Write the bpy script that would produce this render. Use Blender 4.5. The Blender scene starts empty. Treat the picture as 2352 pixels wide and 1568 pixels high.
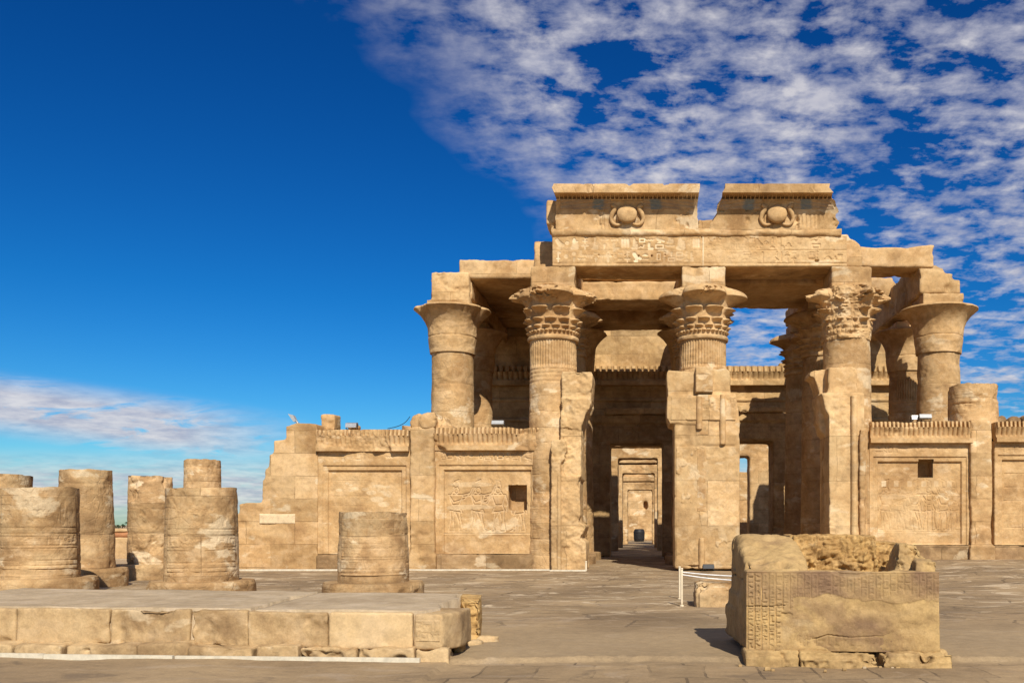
import bpy, bmesh, math, random
import numpy as np
from mathutils import Vector

random.seed(7)
RNG = np.random.default_rng(7)
SC = bpy.context.scene
COL = SC.collection
R = math.radians

# ------------------------------------------------------------------ camera, sky, sun, exposure
FPX, CX, CY, EYE = 2217.0, 1490.0, 1205.0, 1.58      # focal length and vanishing point in units of a 2352-wide picture
cam = bpy.data.cameras.new('camera')
camo = bpy.data.objects.new('camera', cam)
COL.objects.link(camo)
SC.camera = camo
camo.location = (0, 0, EYE)
camo.rotation_euler = (R(90), 0, 0)
cam.sensor_width = 36
cam.lens = FPX / 2352 * 36
cam.shift_x = -(CX - 1176) / 2352
cam.shift_y = (CY - 784) / 2352
cam.clip_end = 6000
cam.clip_start = 0.1

SUN_EL, SUN_AZ = 40.0, 164.0                       # azimuth clockwise from +Y
sd = Vector((math.sin(R(SUN_AZ)) * math.cos(R(SUN_EL)), math.cos(R(SUN_AZ)) * math.cos(R(SUN_EL)), math.sin(R(SUN_EL))))
sun = bpy.data.lights.new('sun', 'SUN')
sun.energy = 4.3
sun.angle = R(0.5)
sun.color = (1.0, 0.94, 0.835)
suno = bpy.data.objects.new('sun', sun)
COL.objects.link(suno)
suno.rotation_euler = sd.to_track_quat('Z', 'Y').to_euler()
suno.location = (20, -30, 40)

SC.view_settings.view_transform = 'Standard'
SC.view_settings.look = 'None'
SC.view_settings.exposure = 0.45
SC.view_settings.gamma = 1.0
SC.cycles.max_bounces = 8
SC.cycles.diffuse_bounces = 6
SC.cycles.use_adaptive_sampling = True


class NT:
    """small helper for node graphs"""
    def __init__(s, tree):
        s.t = tree

    def n(s, kind, **kw):
        nd = s.t.nodes.new('ShaderNode' + kind)
        for k, v in kw.items():
            setattr(nd, k, v)
        return nd

    def set(s, sock, v):
        if isinstance(v, bpy.types.NodeSocket):
            s.t.links.new(v, sock)
        else:
            sock.default_value = v

    def math(s, op, a, b=0.0, clamp=False):
        nd = s.n('Math', operation=op, use_clamp=clamp)
        s.set(nd.inputs[0], a)
        s.set(nd.inputs[1], b)
        return nd.outputs[0]

    def mix(s, f, a, b, mode='MIX'):
        nd = s.n('MixRGB', blend_type=mode)
        s.set(nd.inputs[0], f)
        s.set(nd.inputs[1], a if isinstance(a, bpy.types.NodeSocket) else (*a, 1))
        s.set(nd.inputs[2], b if isinstance(b, bpy.types.NodeSocket) else (*b, 1))
        return nd.outputs[0]

    def ramp(s, f, stops, interp='LINEAR'):
        nd = s.n('ValToRGB')
        cr = nd.color_ramp
        cr.interpolation = interp
        while len(cr.elements) < len(stops):
            cr.elements.new(0.5)
        for e, (p, c) in zip(cr.elements, stops):
            e.position = p
            e.color = (c, c, c, 1) if isinstance(c, (int, float)) else (*c, 1)
        s.set(nd.inputs[0], f)
        return nd.outputs[0]

    def noise(s, vec, scale, detail=5, rough=0.55, dist=0.0):
        nd = s.n('TexNoise')
        s.set(nd.inputs['Vector'], vec)
        nd.inputs['Scale'].default_value = scale
        nd.inputs['Detail'].default_value = detail
        nd.inputs['Roughness'].default_value = rough
        nd.inputs['Distortion'].default_value = dist
        return nd.outputs[0]

    def vmul(s, vec, k, off=(0, 0, 0)):
        nd = s.n('Mapping')
        s.set(nd.inputs[0], vec)
        nd.inputs['Scale'].default_value = k
        nd.inputs['Location'].default_value = off
        return nd.outputs[0]


def build_sky():
    w = bpy.data.worlds.new('World')
    SC.world = w
    w.use_nodes = True
    g = NT(w.node_tree)
    bg = w.node_tree.nodes['Background']
    sky = g.n('TexSky', sky_type='NISHITA', sun_disc=False, sun_elevation=R(SUN_EL), sun_rotation=R(SUN_AZ),
              altitude=100, air_density=1.0, dust_density=0.35, ozone_density=3.0)
    hs = g.n('HueSaturation')
    g.set(hs.inputs['Saturation'], 1.30)
    g.set(hs.inputs['Value'], 0.74)
    g.set(hs.inputs['Color'], sky.outputs[0])
    tc = g.n('TexCoord')
    sep = g.n('SeparateXYZ')
    g.set(sep.inputs[0], tc.outputs['Generated'])
    x, y, z = sep.outputs
    zc = g.math('ADD', g.math('MAXIMUM', z, 0.0), 0.15)
    u = g.math('DIVIDE', x, zc)
    v = g.math('DIVIDE', y, zc)
    cv = g.n('CombineXYZ')
    g.set(cv.inputs[0], u)
    g.set(cv.inputs[1], v)
    P = cv.outputs[0]
    # a high layer of broken clouds seen in perspective
    warp = g.noise(P, 2.2, 3, 0.5)
    n1 = g.noise(P, 3.4, 4, 0.5, 0.3)
    n2 = g.noise(g.vmul(P, (1.0, 1.1, 1)), 11.5, 9, 0.60, 0.15)
    n3 = g.noise(g.vmul(P, (1.0, 0.8, 1), (3, 1, 0)), 30.0, 5, 0.6)
    puff = g.math('ADD', g.math('ADD', g.math('MULTIPLY', n1, 0.46), g.math('MULTIPLY', n2, 0.70)), g.math('MULTIPLY', g.math('ADD', n3, g.noise(g.vmul(P, (0.5, 1.7, 1), (5, 2, 0)), 16.0, 6, 0.6)), 0.14))   # about .64 mean
    # bank edge: a line running up and away to the right
    e = g.math('SUBTRACT', u, g.math('ADD', g.math('MULTIPLY', v, 0.293), -0.767))
    e = g.math('ADD', e, g.math('MULTIPLY', g.math('SUBTRACT', warp, 0.5), 0.35))
    bank = g.ramp(g.math('ADD', g.math('MULTIPLY', e, 1.5), 0.20), [(0.0, 0.0), (0.42, 1.0)])
    # thinner towards the right and low down
    thin = g.ramp(g.math('ADD', g.math('MULTIPLY', u, 0.55), 0.15), [(0.28, 0.0), (0.62, 1.0)])
    thr = g.math('ADD', 0.632, g.math('MULTIPLY', thin, 0.045))
    dens = g.math('MULTIPLY', g.math('SUBTRACT', puff, thr), 4.2, True)
    dens = g.math('MULTIPLY', dens, bank)
    # the streak low on the left
    s1 = g.noise(g.vmul(P, (0.7, 0.9, 1)), 5.0, 8, 0.62, 0.5)
    az = g.math('DIVIDE', x, g.math('MAXIMUM', y, 0.05))
    elv = g.math('DIVIDE', z, g.math('MAXIMUM', y, 0.05))
    band = g.math('SUBTRACT', elv, g.math('ADD', 0.101, g.math('MULTIPLY', g.math('ADD', az, 0.5), -0.14)))
    bw = g.ramp(g.math('ABSOLUTE', band), [(0.010, 1.0), (0.036, 0.0)])
    bleft = g.ramp(g.math('ADD', az, 1.0), [(0.50, 1.0), (0.66, 0.0)])
    d2 = g.math('MULTIPLY', g.math('MULTIPLY', g.ramp(s1, [(0.32, 0.0), (0.46, 1.0)]), bw), bleft)
    low = g.math('MULTIPLY', g.ramp(elv, [(0.048, 0.85), (0.080, 0.0)]), g.ramp(s1, [(0.28, 0.5), (0.55, 1.0)]))
    dens = g.math('MAXIMUM', dens, g.math('MULTIPLY', d2, 1.0))
    dens = g.math('MAXIMUM', dens, low)
    up = g.ramp(z, [(0.0, 0.0), (0.02, 1.0)])
    dens = g.math('MULTIPLY', g.math('MINIMUM', dens, 0.9), up)
    shade = g.noise(g.vmul(P, (1, 1, 1), (0.03, 0.05, 0)), 8.0, 5, 0.6)
    ccol = g.mix(g.ramp(shade, [(0.35, 0.0), (0.65, 1.0)]), (3.2, 3.3, 4.1), (5.5, 5.3, 5.4))
    gm = g.n('Gamma')
    g.set(gm.inputs[0], hs.outputs[0])
    gm.inputs[1].default_value = 1.45
    deep = g.mix(1.0, gm.outputs[0], g.mix(g.ramp(z, [(0.0, 0.0), (0.22, 1.0)]), (0.24, 0.355, 0.45), (0.085, 0.36, 0.44)), 'MULTIPLY')
    mixed = g.mix(dens, deep, ccol)
    g.set(bg.inputs[0], mixed)
    bg.inputs[1].default_value = 0.1


build_sky()


# ------------------------------------------------------------------ materials
def stone(name, dark, mid, light, pale=(0.66, 0.52, 0.33), patch=0.6, patch_lo=0.57, stain=0.35, stain_col=(0.17, 0.10, 0.05),
          joints=None, strata=0.05, bump=0.7, seed=0.0, glyph=0.0, size=1.0):
    m = bpy.data.materials.new(name)
    m.use_nodes = True
    g = NT(m.node_tree)
    bs = m.node_tree.nodes['Principled BSDF']
    geo = g.n('NewGeometry')
    off = g.n('VectorMath', operation='ADD')
    g.set(off.inputs[0], geo.outputs['Position'])
    off.inputs[1].default_value = (seed * 13.7, seed * 7.3, seed * 3.1)
    P = off.outputs[0]
    n1 = g.noise(P, 0.55 * size, 7, 0.62, 0.7)
    col = g.mix(g.ramp(n1, [(0.34, 0.0), (0.52, 1.0)]), dark, mid)
    col = g.mix(g.ramp(n1, [(0.50, 0.0), (0.66, 1.0)]), col, light)
    st = g.noise(g.vmul(P, (0.3, 0.3, 3.0)), 1.3 * size, 4, 0.5, 0.3)
    col = g.mix(1.0, col, g.ramp(st, [(0.30, 1.0 - strata * 1.6), (0.55, 1.0), (0.75, 1.0 + strata)]), 'MULTIPLY')
    bl = g.noise(g.vmul(P, (0.9, 0.9, 1.3), (2, 5, 8)), 2.1 * size, 7, 0.62, 0.35)
    col = g.mix(g.math('MULTIPLY', g.ramp(bl, [(0.50, 0.0), (0.62, 1.0)]), 0.42), col, (light[0] * 1.06, light[1] * 1.08, light[2] * 1.18))
    col = g.mix(g.math('MULTIPLY', g.ramp(bl, [(0.36, 1.0), (0.46, 0.0)]), 0.38), col, (dark[0] * .86, dark[1] * .84, dark[2] * .86))
    # stains
    sn = g.noise(g.vmul(P, (1, 1, 0.9), (5, 2, 9)), 0.8 * size, 8, 0.62, 0.4)
    sf = g.ramp(sn, [(0.53, 0.0), (0.64, 1.0)])
    col = g.mix(g.math('MULTIPLY', sf, stain), col, stain_col)
    # pale remains of plaster and flaked skin
    pn = g.noise(g.vmul(P, (0.8, 0.8, 1.5), (1, 7, 3)), 0.9 * size, 8, 0.58, 0.25)
    pf = g.ramp(pn, [(patch_lo, 0.0), (patch_lo + 0.05, 1.0)])
    at = g.n('Attribute', attribute_name='tint')
    pf2 = g.math('MAXIMUM', g.math('MULTIPLY', pf, patch), g.math('MULTIPLY', at.outputs['Fac'], 0.85))
    col = g.mix(pf2, col, pale)
    ad = g.n('Attribute', attribute_name='grime')
    col = g.mix(ad.outputs['Fac'], col, stain_col)
    # grain
    gr = g.noise(P, 34, 4, 0.7)
    col = g.mix(1.0, col, g.ramp(gr, [(0.25, 0.86), (0.75, 1.12)]), 'MULTIPLY')
    mid_n = g.noise(P, 5.5 * size, 8, 0.68, 0.3)
    col = g.mix(1.0, col, g.ramp(mid_n, [(0.30, 0.80), (0.50, 1.0), (0.72, 1.14)]), 'MULTIPLY')
    vor = g.n('TexVoronoi', feature='F1')
    g.set(vor.inputs['Vector'], P)
    vor.inputs['Scale'].default_value = 9 * size
    pit = g.ramp(vor.outputs['Distance'], [(0.05, 0.0), (0.20, 1.0)])
    pitm = g.math('MAXIMUM', pit, g.ramp(g.noise(P, 1.7, 3), [(0.50, 1.0), (0.62, 0.35)]))
    h = g.math('ADD', g.math('MULTIPLY', mid_n, 0.6), g.math('MULTIPLY', gr, 0.12))
    h = g.math('ADD', h, g.math('MULTIPLY', st, 0.25))
    h = g.math('ADD', h, g.math('MULTIPLY', pitm, 0.14))
    h = g.math('SUBTRACT', h, g.math('MULTIPLY', pf, 0.05))
    if joints:
        sp = g.n('SeparateXYZ')
        g.set(sp.inputs[0], P)
        cb = g.n('CombineXYZ')
        wob = g.math('MULTIPLY', g.math('SUBTRACT', g.noise(P, 1.3, 3), 0.5), 0.05)
        g.set(cb.inputs[0], g.math('ADD', g.math('ADD', sp.outputs[0], g.math('MULTIPLY', sp.outputs[1], 1.0)), wob))
        g.set(cb.inputs[1], g.math('ADD', sp.outputs[2], wob))
        br = g.n('TexBrick')
        g.set(br.inputs['Vector'], cb.outputs[0])
        br.inputs['Scale'].default_value = 1.0
        br.inputs['Mortar Size'].default_value = joints[2] if len(joints) > 2 else 0.014
        br.inputs['Mortar Smooth'].default_value = 0.3
        br.inputs['Brick Width'].default_value = joints[0]
        br.inputs['Row Height'].default_value = joints[1]
        br.inputs['Color1'].default_value = (0.76, 0.75, 0.73, 1)
        br.inputs['Color2'].default_value = (1.17, 1.17, 1.19, 1)
        br.inputs['Mortar'].default_value = (0.9, 0.9, 0.9, 1)
        broke = g.ramp(g.noise(P, 0.9, 4, 0.6), [(0.42, 0.15), (0.58, 1.0)])
        jf = g.math('MULTIPLY', g.math('MULTIPLY', br.outputs['Fac'], broke), 0.7)
        col = g.mix(0.8, col, g.mix(1.0, col, br.outputs['Color'], 'MULTIPLY'))
        col = g.mix(g.math('MULTIPLY', jf, 0.65), col, (dark[0] * .45, dark[1] * .42, dark[2] * .4))
        h = g.math('SUBTRACT', h, g.math('MULTIPLY', jf, 0.5))
    if glyph:
        # faint worn registers of carving
        sp = g.n('SeparateXYZ')
        g.set(sp.inputs[0], P)
        cb = g.n('CombineXYZ')
        g.set(cb.inputs[0], g.math('ADD', sp.outputs[0], sp.outputs[1]))
        g.set(cb.inputs[1], sp.outputs[2])
        v2 = g.n('TexVoronoi', feature='F1', distance='CHEBYCHEV')
        g.set(v2.inputs['Vector'], cb.outputs[0])
        v2.inputs['Scale'].default_value = 5.0
        v3 = g.n('TexVoronoi', feature='DISTANCE_TO_EDGE')
        g.set(v3.inputs['Vector'], cb.outputs[0])
        v3.inputs['Scale'].default_value = 3.3
        gl = g.math('MULTIPLY', g.ramp(v2.outputs['Distance'], [(0.22, 0.0), (0.3, 1.0)]), g.ramp(v3.outputs['Distance'], [(0.02, 0.0), (0.07, 1.0)]))
        gm = g.ramp(g.noise(P, 0.7, 4, 0.6), [(0.45, 0.0), (0.55, 1.0)])
        gf = g.math('MULTIPLY', g.math('SUBTRACT', 1.0, gl), gm)
        h = g.math('SUBTRACT', h, g.math('MULTIPLY', gf, 0.35 * glyph))
        col = g.mix(g.math('MULTIPLY', gf, 0.22 * glyph), col, dark)
    bp = g.n('Bump')
    bp.inputs['Strength'].default_value = 0.75
    bp.inputs['Distance'].default_value = 0.04 * bump
    g.set(bp.inputs['Height'], h)
    g.set(bs.inputs['Base Color'], col)
    g.set(bs.inputs['Normal'], bp.outputs[0])
    bs.inputs['Roughness'].default_value = 0.92
    bs.inputs['Specular IOR Level'].default_value = 0.15
    return m


def plain(name, c, rough=0.7, var=0.12, scale=12, metal=0.0):
    m = bpy.data.materials.new(name)
    m.use_nodes = True
    g = NT(m.node_tree)
    bs = m.node_tree.nodes['Principled BSDF']
    geo = g.n('NewGeometry')
    n = g.noise(geo.outputs['Position'], scale, 6, 0.65)
    g.set(bs.inputs['Base Color'], g.mix(1.0, c, g.ramp(n, [(0.3, 1 - var * 2), (0.7, 1 + var)]), 'MULTIPLY'))
    bp = g.n('Bump')
    bp.inputs['Strength'].default_value = 0.3
    bp.inputs['Distance'].default_value = 0.01
    g.set(bp.inputs['Height'], n)
    g.set(bs.inputs['Normal'], bp.outputs[0])
    bs.inputs['Roughness'].default_value = rough
    bs.inputs['Metallic'].default_value = metal
    bs.inputs['Specular IOR Level'].default_value = 0.25
    return m


D_, M_, L_ = (0.360, 0.208, 0.088), (0.492, 0.308, 0.138), (0.572, 0.384, 0.192)
M_temple = stone('temple_stone', D_, M_, L_, joints=(1.9, 0.92), glyph=0.35, seed=0)
M_wall = stone('wall_stone', D_, M_, L_, joints=(1.7, 0.80), patch=0.7, patch_lo=0.585, seed=1, stain=0.22)
M_column = stone('column_stone', D_, M_, L_, joints=(40.0, 1.12, 0.012), glyph=0.8, seed=2, patch=0.6, patch_lo=0.575, stain=0.25)
M_capital = stone('capital_stone', D_, M_, L_, seed=3, patch=0.4, patch_lo=0.60, stain=0.25)
M_beam = stone('beam_stone', D_, M_, L_, joints=(4.6, 3.0), seed=4, patch=0.3, patch_lo=0.62, stain=0.25)
M_relief = stone('relief_stone', D_, M_, L_, pale=(0.70, 0.56, 0.36), seed=5, patch=0.5, patch_lo=0.59, stain=0.25, bump=0.7)
M_pier = stone('pier_stone', (0.42, 0.26, 0.115), (0.52, 0.335, 0.155), (0.58, 0.40, 0.20), joints=(3.1, 1.55), seed=6, patch=0.45, patch_lo=0.60, stain=0.3)
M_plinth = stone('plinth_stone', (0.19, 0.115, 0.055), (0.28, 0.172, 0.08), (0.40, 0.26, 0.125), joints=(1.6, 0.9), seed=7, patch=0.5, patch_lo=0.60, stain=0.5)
M_inner = stone('inner_stone', (0.33, 0.200, 0.086), (0.46, 0.295, 0.130), (0.54, 0.365, 0.175), joints=(1.9, 0.92), seed=8, patch=0.35, patch_lo=0.62, stain=0.35, glyph=0.6)
M_stump = stone('stump_stone', (0.31, 0.180, 0.079), (0.475, 0.298, 0.138), (0.57, 0.392, 0.20), joints=(40.0, 0.86, 0.014), seed=9, patch=0.7, patch_lo=0.565, stain=0.36, strata=0.16, size=1.5, glyph=0.7)
M_altar = stone('altar_stone', (0.30, 0.19, 0.085), (0.40, 0.26, 0.110), (0.46, 0.305, 0.130), pale=(0.5, 0.37, 0.21), seed=10, patch=0.3, patch_lo=0.6, stain=0.45, stain_col=(0.165, 0.095, 0.06), size=1.8, bump=0.6)
M_rough = stone('broken_stone', (0.28, 0.155, 0.055), (0.45, 0.275, 0.10), (0.54, 0.345, 0.135), seed=11, patch=0.2, patch_lo=0.63, stain=0.4, size=3, bump=1.0)
M_plat = stone('platform_stone', (0.29, 0.186, 0.090), (0.425, 0.285, 0.140), (0.50, 0.35, 0.182), seed=12, patch=0.45, patch_lo=0.59, stain=0.42, size=1.6, bump=0.6)
M_slab = stone('worn_slab', (0.34, 0.25, 0.15), (0.42, 0.315, 0.195), (0.47, 0.36, 0.23), pale=(0.48, 0.37, 0.25), seed=13, patch=0.2, patch_lo=0.62, stain=0.2, strata=0.03, size=1.2, bump=0.4)
M_smooth = stone('smooth_plaster', (0.49, 0.335, 0.17), (0.53, 0.37, 0.19), (0.56, 0.40, 0.215), seed=14, patch=0.1, patch_lo=0.66, stain=0.1, strata=0.05, bump=0.25)
M_mud = stone('mud_brick', (0.42, 0.27, 0.13), (0.50, 0.33, 0.16), (0.55, 0.37, 0.19), seed=15, patch=0.2, stain=0.2)
M_mudred = stone('red_mud', (0.34, 0.15, 0.07), (0.40, 0.18, 0.08), (0.45, 0.21, 0.10), seed=16, patch=0.1, stain=0.2)
M_wing = stone('painted_relief', (0.30, 0.20, 0.12), (0.40, 0.27, 0.15), (0.47, 0.33, 0.18), pale=(0.17, 0.20, 0.20), seed=17, patch=0.1, patch_lo=0.62, stain=0.1, size=1.4)
M_white = plain('white_paint', (0.60, 0.53, 0.40), 0.6, 0.12, 9)
M_post = plain('cream_paint', (0.70, 0.58, 0.40), 0.5, 0.08)
M_rope = plain('white_rope', (0.80, 0.78, 0.74), 0.8)
M_lampg = plain('grey_metal', (0.34, 0.34, 0.34), 0.45, 0.1, 20, 0.6)
M_lampw = plain('pale_metal', (0.40, 0.40, 0.39), 0.4, 0.08, 20, 0.2)
M_black = plain('black_housing', (0.02, 0.02, 0.022), 0.5)
M_basalt = plain('dark_granite', (0.022, 0.020, 0.020), 0.55, 0.3)
M_trunk = plain('palm_trunk', (0.10, 0.07, 0.05), 0.9)
M_leaf = plain('palm_leaf', (0.045, 0.07, 0.03), 0.7, 0.3)


def ground_material():
    m = bpy.data.materials.new('court_paving')
    m.use_nodes = True
    g = NT(m.node_tree)
    bs = m.node_tree.nodes['Principled BSDF']
    geo = g.n('NewGeometry')
    P = geo.outputs['Position']
    sp = g.n('SeparateXYZ')
    g.set(sp.inputs[0], P)
    x, y, z = sp.outputs
    # court: worn irregular slabs, grey brown with pale streaks where the skin has gone
    n1 = g.noise(P, 0.35, 7, 0.6, 0.5)
    col = g.mix(g.ramp(n1, [(0.36, 0.0), (0.62, 1.0)]), (0.215, 0.146, 0.080), (0.345, 0.240, 0.130))
    n2 = g.noise(g.vmul(P, (0.8, 1.5, 1)), 1.1, 8, 0.66, 1.0)
    col = g.mix(g.math('MULTIPLY', g.ramp(n2, [(0.55, 0.0), (0.63, 1.0)]), 0.55), col, (0.36, 0.27, 0.18))
    col = g.mix(g.math('MULTIPLY', g.ramp(n2, [(0.34, 1.0), (0.43, 0.0)]), 0.5), col, (0.115, 0.083, 0.058))
    n5 = g.noise(g.vmul(P, (0.75, 1.15, 1), (4, 9, 0)), 1.1, 9, 0.72, 0.9)
    far = g.ramp(y, [(0.0, 0.0), (1.0, 1.0)])
    farm = g.math('MULTIPLY', g.math('MULTIPLY', g.math('SUBTRACT', y, 15.0), 0.3, True), 1.0)
    col = g.mix(g.math('MULTIPLY', g.math('MULTIPLY', g.ramp(n5, [(0.55, 0.0), (0.585, 1.0)]), farm), 0.85), col, (0.52, 0.40, 0.26))
    col = g.mix(g.math('MULTIPLY', g.math('MULTIPLY', g.ramp(n5, [(0.38, 1.0), (0.42, 0.0)]), farm), 0.45), col, (0.12, 0.083, 0.052))
    # sandy strip in the middle of the court
    smooth = g.math('MULTIPLY', g.ramp(g.math('ABSOLUTE', g.math('SUBTRACT', y, 12.9)), [(0.0, 1.0), (0.0, 1.0)]), 1.0)
    sm = g.math('MULTIPLY', g.math('SUBTRACT', 16.0, y), 0.4, True)
    sm = g.math('MULTIPLY', sm, g.math('MULTIPLY', g.math('SUBTRACT', y, 11.2), 2.0, True))
    col = g.mix(g.math('MULTIPLY', sm, 0.75), col, g.mix(n1, (0.285, 0.203, 0.113), (0.355, 0.257, 0.148)))
    # slab joints
    cb = g.n('CombineXYZ')
    wob = g.math('MULTIPLY', g.math('SUBTRACT', g.noise(P, 1.1, 4, 0.6), 0.5), 0.16)
    wob2 = g.math('MULTIPLY', g.math('SUBTRACT', g.noise(g.vmul(P, (1, 1, 1), (8, 3, 0)), 0.45, 4, 0.6), 0.5), 1.3)
    wob2 = g.math('MULTIPLY', wob2, g.math('GREATER_THAN', y, 15.0))
    g.set(cb.inputs[0], g.math('ADD', g.math('ADD', x, wob), wob2))
    g.set(cb.inputs[1], g.math('ADD', g.math('ADD', y, wob), wob2))
    hs = []
    for (bwid, bhei, o, lo, hi, strength) in ((2.1, 1.4, 0.3, 15.0, 1e3, 0.45), (0.62, 0.95, 0.0, 0.0, 11.35, 0.55)):
        br = g.n('TexBrick', offset=0.37)
        g.set(br.inputs['Vector'], g.vmul(cb.outputs[0], (1, 1, 1), (o, o * 2 + 0.22, 0)))
        br.inputs['Scale'].default_value = 1.0
        br.inputs['Mortar Size'].default_value = 0.016 if lo < 5 else 0.03
        br.inputs['Mortar Smooth'].default_value = 0.25
        br.inputs['Brick Width'].default_value = bwid
        br.inputs['Row Height'].default_value = bhei
        br.inputs['Color1'].default_value = (0.86, 0.86, 0.86, 1)
        br.inputs['Color2'].default_value = (1.12, 1.12, 1.12, 1)
        br.inputs['Mortar'].default_value = (1, 1, 1, 1)
        win = g.math('MULTIPLY', g.math('GREATER_THAN', y, lo), g.math('LESS_THAN', y, hi))
        if lo < 5:
            win = g.math('MULTIPLY', win, g.math('GREATER_THAN', x, -2.2))
        gap = g.ramp(g.noise(P, 0.8, 5, 0.65), [(0.40, 0.1), (0.55, 1.0)])
        jf = g.math('MULTIPLY', g.math('MULTIPLY', br.outputs['Fac'], win), gap)
        col = g.mix(g.math('MULTIPLY', win, 0.8), col, g.mix(1.0, col, br.outputs['Color'], 'MULTIPLY'))
        col = g.mix(g.math('MULTIPLY', jf, strength), col, (0.05, 0.036, 0.026))
        hs.append(jf)
    # sand beyond the court
    out = g.math('MAXIMUM', g.math('MULTIPLY', g.math('SUBTRACT', -18.0, x), 0.5, True), g.math('MULTIPLY', g.math('SUBTRACT', y, 110.0), 0.1, True))
    col = g.mix(out, col, g.mix(n1, (0.36, 0.25, 0.14), (0.45, 0.32, 0.19)))
    gr = g.noise(P, 30, 5, 0.7)
    col = g.mix(1.0, col, g.ramp(gr, [(0.25, 0.82), (0.75, 1.14)]), 'MULTIPLY')
    md = g.noise(P, 6, 7, 0.65)
    col = g.mix(1.0, col, g.ramp(md, [(0.3, 0.86), (0.7, 1.1)]), 'MULTIPLY')
    h = g.math('ADD', g.math('MULTIPLY', md, 0.5), g.math('MULTIPLY', gr, 0.10))
    h = g.math('ADD', h, g.math('MULTIPLY', n2, 0.5))
    for j in hs:
        h = g.math('SUBTRACT', h, g.math('MULTIPLY', j, 0.4))
    bp = g.n('Bump')
    bp.inputs['Strength'].default_value = 0.7
    bp.inputs['Distance'].default_value = 0.04
    g.set(bp.inputs['Height'], h)
    g.set(bs.inputs['Base Color'], col)
    g.set(bs.inputs['Normal'], bp.outputs[0])
    bs.inputs['Roughness'].default_value = 0.85
    bs.inputs['Specular IOR Level'].default_value = 0.2
    return m


M_ground = ground_material()


# ------------------------------------------------------------------ numeric helpers
def px(p, d):
    return (p - CX) * d / FPX


def pz(p, d):
    return EYE - (p - CY) * d / FPX


def _hash(i, j, k):
    h = (i * 374761393 + j * 668265263 + k * 1274126177) & 0xFFFFFFFF
    h = ((h ^ (h >> 13)) * 1274126177) & 0xFFFFFFFF
    h = (h ^ (h >> 16)) & 0xFFFFFF
    return h / float(0x7FFFFF) - 1.0


def vnoise(P):
    I = np.floor(P).astype(np.int64)
    F = P - I
    U = F * F * (3 - 2 * F)
    out = 0
    for a in (0, 1):
        wa = U[:, 0] if a else 1 - U[:, 0]
        for b in (0, 1):
            wb = U[:, 1] if b else 1 - U[:, 1]
            for c in (0, 1):
                wc = U[:, 2] if c else 1 - U[:, 2]
                out = out + wa * wb * wc * _hash(I[:, 0] + a, I[:, 1] + b, I[:, 2] + c)
    return out


def fbm(P, octaves=4, gain=0.5):
    P = np.asarray(P, float)
    s, a, t = 0, 1.0, 0
    for o in range(octaves):
        s = s + a * vnoise(P * (2.03 ** o) + 17.3 * o)
        t += a
        a *= gain
    return s / t * 1.6


def sstep(a, b, x):
    t = np.clip((x - a) / (b - a), 0, 1)
    return t * t * (3 - 2 * t)


ORIGIN = {}


def add(name, V, F, mat, parent=None, smooth=True, attrs=None, sharp=None):
    """link a mesh object given in world coordinates; origin at the middle of its base"""
    V = np.asarray(V, float)
    o = np.array([(V[:, 0].min() + V[:, 0].max()) / 2, (V[:, 1].min() + V[:, 1].max()) / 2, V[:, 2].min()])
    me = bpy.data.meshes.new(name)
    W = V - o
    if isinstance(F, np.ndarray) and F.ndim == 2:
        nf, k = F.shape
        me.vertices.add(len(W))
        me.vertices.foreach_set('co', W.astype(np.float32).ravel())
        me.loops.add(nf * k)
        me.loops.foreach_set('vertex_index', F.astype(np.int32).ravel())
        me.polygons.add(nf)
        me.polygons.foreach_set('loop_start', np.arange(0, nf * k, k, dtype=np.int32))
        me.polygons.foreach_set('loop_total', np.full(nf, k, dtype=np.int32))
        me.update(calc_edges=True)
        me.validate()
    else:
        me.from_pydata([tuple(v) for v in W], [], [tuple(int(i) for i in f) for f in F])
        me.update()
    if attrs:
        for an, av in attrs.items():
            a = me.attributes.new(an, 'FLOAT', 'POINT')
            a.data.foreach_set('value', np.asarray(av, np.float32))
    me.materials.append(mat)
    if smooth:
        me.polygons.foreach_set('use_smooth', [True] * len(me.polygons))
        if sharp:
            me.set_sharp_from_angle(angle=R(sharp))
    ob = bpy.data.objects.new(name, me)
    COL.objects.link(ob)
    ORIGIN[ob.name] = o
    if parent is not None:
        ob.parent = parent
        o = o - ORIGIN[parent.name]
    ob.location = o
    return ob


def tag(o, label=None, cat=None, group=None, kind=None):
    if cat and not kind:
        kind = 'thing'
    for k, v in (('label', label), ('category', cat), ('group', group), ('kind', kind)):
        if v:
            o[k] = v
    return o


def empty(name, loc, label=None, cat=None, group=None):
    o = bpy.data.objects.new(name, None)
    o.empty_display_size = 0.3
    COL.objects.link(o)
    o.location = loc
    ORIGIN[o.name] = np.array(loc, float)
    return tag(o, label, cat, group)


def grid_faces(nu, nv, wrap_u=False):
    iu = np.arange(nu if wrap_u else nu - 1)
    iv = np.arange(nv - 1)
    A, B = np.meshgrid(iu, iv, indexing='ij')
    A2 = (A + 1) % nu
    f = np.stack([A * nv + B, A2 * nv + B, A2 * nv + B + 1, A * nv + B + 1], -1).reshape(-1, 4)
    return f


def join(parts):
    V, F, n = [], [], 0
    for v, f in parts:
        V.append(np.asarray(v, float))
        for q in f:
            F.append([int(i) + n for i in q])
        n += len(v)
    return np.vstack(V), F


def box(x0, x1, y0, y1, z0, z1):
    V = [(x, y, z) for x in (x0, x1) for y in (y0, y1) for z in (z0, z1)]
    F = [(0, 1, 3, 2), (4, 6, 7, 5), (0, 4, 5, 1), (2, 3, 7, 6), (0, 2, 6, 4), (1, 5, 7, 3)]
    return V, F


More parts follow.
